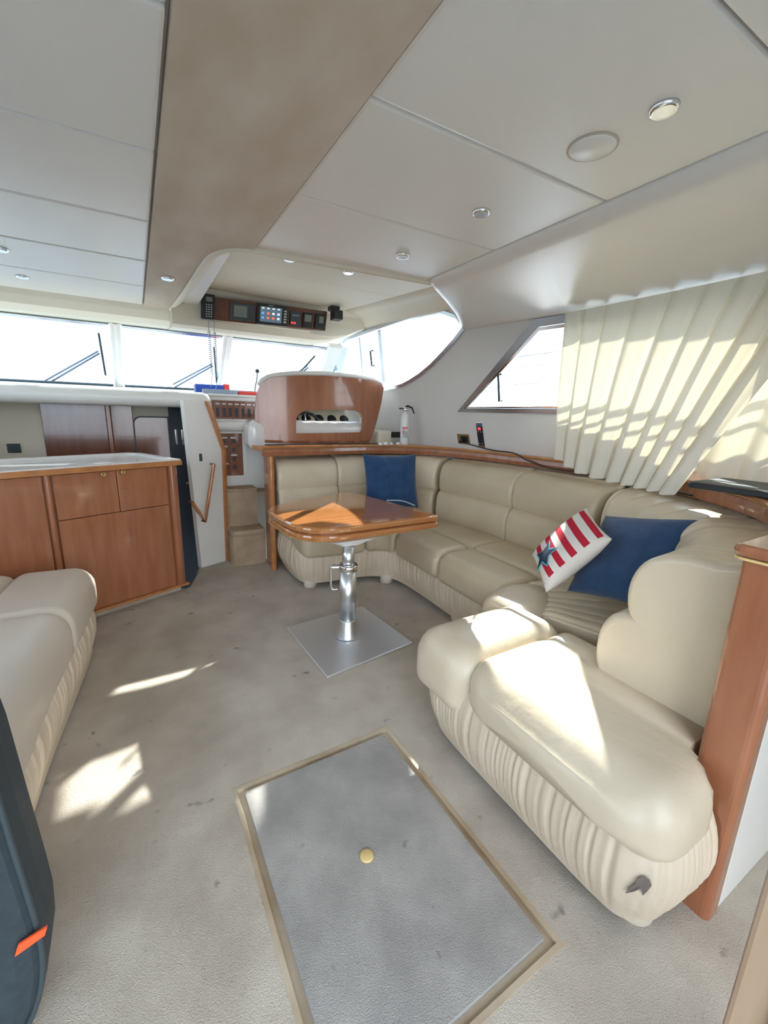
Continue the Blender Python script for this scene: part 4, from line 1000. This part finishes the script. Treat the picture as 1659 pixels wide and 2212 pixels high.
MB().prism(rounded([(.86, 1.99+.06), (1.2, 2.05), (1.25, 2.5), (.84, 2.5)], (.08,)*4), 0, 1, lambda u, v, h: V((tp.x+(u-tp.x)*(.32+.68*h), tp.y+(v-tp.y)*(.32+.68*h), .5695+.036*h))).build('bracket', 'white_gel', tb)
# phone/tablet lead lying on table back edge
q1, q2, q3 = P(835, 1081, z=TZ+.006), P(868, 1082, z=TZ+.012), P(896, 1092, z=TZ+.006)
MB().tube(catmull([q1, q2, q3], 8), .005, 7).build('cable', 'book_grey', None, 'thin pale cable looped at the far edge of the table top', 'cable')

# ================================================================== LEFT: SETTEE, SIDEBOARD, CASE
se = thing('settee', (-0.75, 2.1, 0), 'cream leather settee with gathered skirt beside the sideboard', 'settee')
SE = [((-0.285, 2.70), (-1.2, 2.78)), ((-0.325, 2.25), (-1.2, 2.3)), ((-0.375, 1.75), (-1.2, 1.75)), ((-0.40, 1.0), (-1.2, 1.0))]
sroll = lambda z=.0: rrect(-.03, .235, .32, .468+z, [.07, .10, .05, .05], 6)
sweep(frames(SE[:2]+[((-0.34, 2.10), (-1.2, 2.12))]), sroll(), .10, .04, 'seat_roll', 'leather_settee', se)
sweep(frames([((-0.34, 2.10), (-1.2, 2.12)), ((-0.375, 1.75), (-1.2, 1.75)), ((-0.40, 1.15), (-1.2, 1.15))]), sroll(), .04, .08, 'seat_roll', 'leather_settee', se)
sweep(frames(SE[:2]+[((-0.34, 2.10), (-1.2, 2.12))]), rrect(.30, .26, .90, .465, [.06, .07, .05, .05], 5), .08, .04, 'seat_cushion', 'leather_settee', se)
sweep(frames([((-0.34, 2.10), (-1.2, 2.12)), ((-0.40, 1.15), (-1.2, 1.15))]), rrect(.30, .26, .90, .465, [.06, .07, .05, .05], 5), .04, .04, 'seat_cushion', 'leather_settee', se)
sweep(frames([((-0.3, 2.78), (-1.42, 2.42)), ((-0.4, 1.15), (-1.42, 1.15))], True), soften(lowp), .04, .04, 'backrest', 'leather_settee', se)
sp2 = resample(catmull([V((*p, 0)) for p in ((-0.95, 2.70), (-0.55, 2.69), (-0.37, 2.66), (-0.31, 2.56), (-0.335, 2.2), (-0.38, 1.75), (-0.41, 1.3), (-0.44, 1.15))], 10), 420)
Rr = []; s_acc = 0
for i, p in enumerate(sp2):
    t = (sp2[min(i+1, 419)]-sp2[max(i-1, 0)]).normalized(); n = V((-t.y, t.x, 0))
    if i: s_acc += (p-sp2[i-1]).length
    fold = 0.5+0.5*math.sin(s_acc*90+2.4*math.sin(s_acc*17)); f2 = 0.5+0.5*math.sin(s_acc*37+2*math.sin(s_acc*9))
    ring = []
    for z in (.33, .29, .25, .20, .14, .08, .04, .015):
        u = (.33-z)/.315; ring.append(p+n*(.0+.030*math.sin(min(1, u*1.1)*math.pi)+.012*math.sin(math.pi*min(1, .1+u*.9))*(fold*.35+f2**3*.5-1.0*fold**9-.7*f2**14))+V((0, 0, z)))
    Rr.append(ring)
MB().rings(Rr, closed=False, caps=False).build('skirt', 'skirt', se)
# turquoise towel on settee
tq0 = P(-4, 1209, z=.49)
R = []
for k in range(9):
    t = k/8*math.pi; R.append([V((tq0.x-.06+.09*math.cos(t+math.pi), tq0.y+.05, .468))+V((0, math.cos(a)*.035*math.sin(max(t, .05)), .028*max(.15, math.sin(t))*(1+math.sin(a)))) for a in [2*math.pi*j/12 for j in range(12)]])
MB().rings(R).build('folded_towel', 'teal', None, 'bit of turquoise towel lying on the settee', 'towel')

# sideboard (set at an angle)
A = V((0.222, 3.235, 0)); B_ = V((-0.37, 2.975, 0)); du = (B_-A).normalized(); dn = V((du.y, -du.x, 0))
if dn.y > 0: dn = -dn
def sb(u, v, h): return A+du*u+dn*h+V((0, 0, v))
def sbx(px, py): p = PP(px, py, dn, dn.dot(A)); q = p-A; return (q.dot(du), q.z)
CT = sbx(378, 993)[1]
side = thing('sideboard', A+V((-.3, .2, 0)), 'cherry wood sideboard with two small doors and a large lower door', 'cabinet')
def sbox(u0, u1, z0, z1, h0, h1, name, m, par, bev=.002, **k):
    return MB().prism([(u0, z0), (u1, z0), (u1, z1), (u0, z1)], h0, h1, sb).build(name, m, par, bevel=bev, **k)
ub, wd_ = 1.15, .62
sbox(.012, ub, .045, CT-.0375, -wd_, -.02, 'body', 'cherry', side)
sbox(.03, ub, .0, .044, -wd_+.03, -.03, 'plinth', 'carpet', side)
g0 = sbx(376, 995); 
uR = sbx(362, 1000)[0]; uM = sbx(250, 1010)[0]; uL = sbx(108, 1015)[0]
zm = (sbx(372, 1088)[1]+sbx(258, 1105)[1]+sbx(115, 1130)[1])/3
uR = max(.075, uR)
dr1 = sbox(uR+.003, uM-.002, zm+.002, CT-.042, -.0195, 0, 'door', 'cherry', side, .003)
dr2 = sbox(uM+.002, uL-.003, zm+.002, CT-.042, -.0195, 0, 'door', 'cherry', side, .003)
dr3 = sbox(uR+.003, uL-.003, .062, zm-.002, -.0195, 0, 'door', 'cherry', side, .003)
dr4 = sbox(uL+.045, ub-.01, .062, CT-.042, -.0195, 0, 'door', 'cherry', side, .003)
for px, py, dpar in ((266, 1020, dr1), (223, 1025, dr2)):
    k = sbx(px, py); MB().lathe(sb(*k, .0005), [(0, 0), (.016, 0), (.018, .004), (.014, .010), (.009, .007), (0, .008)], 18, dn).build('knob', 'brass', dpar)
MB().tube([sb(.032, .06, -.026), sb(.032, CT-.037, -.026)], .034, 16).build('corner_post', 'cherry', side)
MB().tube([sb(uL+.02, .06, -.012), sb(uL+.02, CT-.037, -.012)], .018, 12).build('corner_post', 'cherry', side)
MB().prism([(-.012, .045), (ub, .045), (ub, .061), (-.012, .061)], -.10, .022, sb).build('base_moulding', 'cherry_edge', side, bevel=.006)
wt = thing('countertop', sb(.5, CT-.03, -.3), 'pale laminate worktop with raised wooden rim on the sideboard', 'worktop')
cut = [(-.018, .018), (ub, .018), (ub, -wd_-.01), (.42, -wd_-.01), (-.018, -.10)]
cut = [(-.018, .018), (ub, .018), (ub, -.64), (.05, -.64), (-.018, -.56)]
MB().prism(cut, CT-.034, CT-.012, lambda u, v, h: sb(u, h, v)).build('slab', 'worktop', wt)
MB().plate(cut, [inset(cut, .045)], CT-.0119, CT+.004, lambda u, v, h: sb(u, h, v)).build('rim', 'worktop', wt, bevel=.004)
MB().plate(inset(cut, -.006), [inset(cut, .0)], CT-.036, CT-.004, lambda u, v, h: sb(u, h, v)).build('edging', 'cherry_edge', wt, bevel=.003)

# dark padded case close by on the left
kc = thing('equipment_case', (-0.5, 0.95, 0), 'dark charcoal soft-sided case with piping and an orange tag', 'case')
pcx = [P(px, py, y=1.0) for px, py in ((0, 1490), (60, 1700), (110, 1880), (114, 1990), (75, 2110))]
prf = [(-0.29, .86), (-.2725, .70), (-.262, .50), (-.253, .34), (-.250, .26), (-.255, .18), (-.270, .11), (-.300, .045), (-.345, .004), (-.42, .002), (-.78, .002), (-.78, .86)]
def shp(d): return [(x-(d if x > -.5 else -d)*1.0, min(max(z, d*.8), .86-d)) for x, z in prf]
MB().rings([[V((x, y, z)) for x, z in shp(d)] for y, d in ((1.02, .012), (1.0, .002), (.93, .0), (.885, .004), (.87, .02), (.862, .045))], smooth=False).build('body', 'dark_case', kc, bevel=.006)
MB().tube(catmull([V((x, .880, z)) for x, z in shp(.008)[:10]], 4), .006, 7).build('piping', 'case_piping', kc)
q = P(70, 2030, y=.862)
MB().prism([(-.028, -.006), (.02, .012), (.026, .030), (-.02, .018)], .857, .8615, lambda u, v, h: V((q.x+u, h, q.z+v-.01))).build('tag', 'orange', kc, 'orange tag')

# door jamb close at the right
jl = ray(1562, 2205); jl = V((jl.x, jl.y, 0)).normalized(); jp = V((jl.y, -jl.x, 0)); j0 = jl*0.66
jm = thing('door_post', (j0.x+jp.x*.1, j0.y+jp.y*.1, 0), 'tan wooden door post with chrome latch strip beside the bulkhead', 'door post')
def jb(u, v, h): return j0+jp*u+jl*v+V((0, 0, h))
MB().prism([(0, 0), (.16, .0), (.16, .05), (0, .05)], 0.0, 0.92, jb).build('post', 'jamb', jm, bevel=.006)
MB().prism([(.040, -.008), (.050, -.008), (.050, -.0003), (.040, -.0003)], 0.05, 0.88, jb).build('latch_strip', 'chrome', jm, bevel=.002)
MB().prism([(.052, -.006), (.075, -.006), (.075, -.0003), (.052, -.0003)], 0.05, 0.88, jb).build('seal', 'gasket', jm)

# ================================================================== CURTAINS, SCREEN
def curtain(name, tops, bots, nx, folds, amp, label, seed=1, nz_=26, sway=None):
    rr = random.Random(seed); T = resample(catmull([V(p) for p in tops], 8), nx+1); Bq = resample(catmull([V(p) for p in bots], 8), nx+1)
    phs = [rr.random()*6.28 for _ in range(3)]
    R = []
    for j in range(nz_+1):
        v = j/nz_; row = []
        for i in range(nx+1):
            u = i/nx; t = T[i]; b = Bq[i]; p = t.lerp(b, v)
            ph_ = u*folds*2*math.pi+1.1*math.sin(u*9+phs[0])+.5*math.sin(v*3+phs[1])
            a = amp*(.55+.45*v)*(math.sin(ph_)+.35*math.sin(2*ph_+phs[2]))
            p = p-WNU*a+V((0, amp*.5*math.cos(ph_), 0))
            if sway: p = p+sway(u, v)
            row.append(p)
        R.append(row)
    return MB().rings(R, closed=False, caps=False).build(name, 'curtain', None, label, 'curtain', 'window curtains', fixn=False)
zt = ZC-.122
curtain('curtain', [(2.345, 1.885, zt), (2.37, 1.5, zt), (2.38, 1.0, zt), (2.38, 0.62, zt)],
        [(2.43, 1.90, 1.055), (2.405, 1.72, .985), (2.36, 1.50, .965), (2.27, 1.22, .965), (2.16, 1.02, .97)], 220, 8.5, .027, 'pleated cream curtain hanging over half the window, sunlit from behind', 2)
curtain('curtain', [(2.44, .95, zt), (2.44, .6, zt), (2.44, .2, zt), (2.44, -.1, zt)],
        [(2.36, 1.02, 1.05), (2.40, .80, 1.05), (2.44, .5, 1.09), (2.46, .1, 1.2)], 160, 6, .02, 'cream curtain swept back above the black flat screen', 5)
cr_ = MB().tube([(2.42, -.3, zt+.012), (2.42, 1.93, zt+.012)], .006, 8).build('curtain_rail', 'white_gel', None, 'slim white curtain track under the soffit', 'rail')
fs_ = thing('flat_screen', (2.25, .55, 1.035), 'black flat screen lying on the shelf below the curtain', 'screen')
MB().prism(rrect(1.99, .435, 2.32, .90, .03, 4), 1.036, 1.062, flat).build('housing', 'black', fs_, bevel=.006)
MB().prism(rrect(2.005, .45, 2.305, .885, .02, 4), 1.0622, 1.0632, flat).build('display', 'dark_case', fs_)

# ================================================================== OUTSIDE
boxm((-400, -200, -1.6), (400, 900, -1.5)).build('water', 'water', **STR)
def shoreline(name, y, x0, x1, h, seed, m, label):
    rr = random.Random(seed); n = 160; pl_ = []
    for k in range(n+1):
        t = k/n; x = x0+(x1-x0)*t; pl_.append((x, h*(.45+.35*math.sin(t*17+seed)+.25*rr.random())+1.0))
    MB().prism(pl_+[(x1, -1.5), (x0, -1.5)], y, y+20, lambda u, v, h_: V((u, h_, v))).build(name, m, None, kind='structure')
shoreline('hills', 420, -380, 395, 6, 2, 'shore', '')
MB().prism([(x, 3.5+2.2*math.sin(x*.07)+1.2*math.sin(x*.31)) for x in range(-100, 400, 4)]+[(400, -1.5), (-100, -1.5)], 300, 320, lambda u, v, h: V((h, u, v))).build('hills_side', 'shore', **STR)
for k, (y, w_, h_) in enumerate(((352, 12, 22), (375, 9, 34))):
    boxm((290, y, -1.5), (299, y+w_, h_)).build('tower_block', 'bldg', None, ['broad pale tower block on the far shore seen through the side window', 'narrow tall tower block on the far shore seen through the side window'][k], 'building')
for px_, py_, k in ((1200, 762, 0), (1200, 786, 1), (1200, 827, 2)):
    z = P(px_, py_, x=2.90).z
    MB().tube([(2.90, .2, z), (2.90, 3.8, z)], (.017, .011, .014)[k], 8).build('guard_rail', 'chrome', None, ['thick top guard rail outside the side window', 'middle guard wire outside the side window', 'lowest guard rail outside the side window'][k], 'rail', 'guard rails outside')
for o in list(bpy.data.objects):
    if '_o' in o: del o['_o']
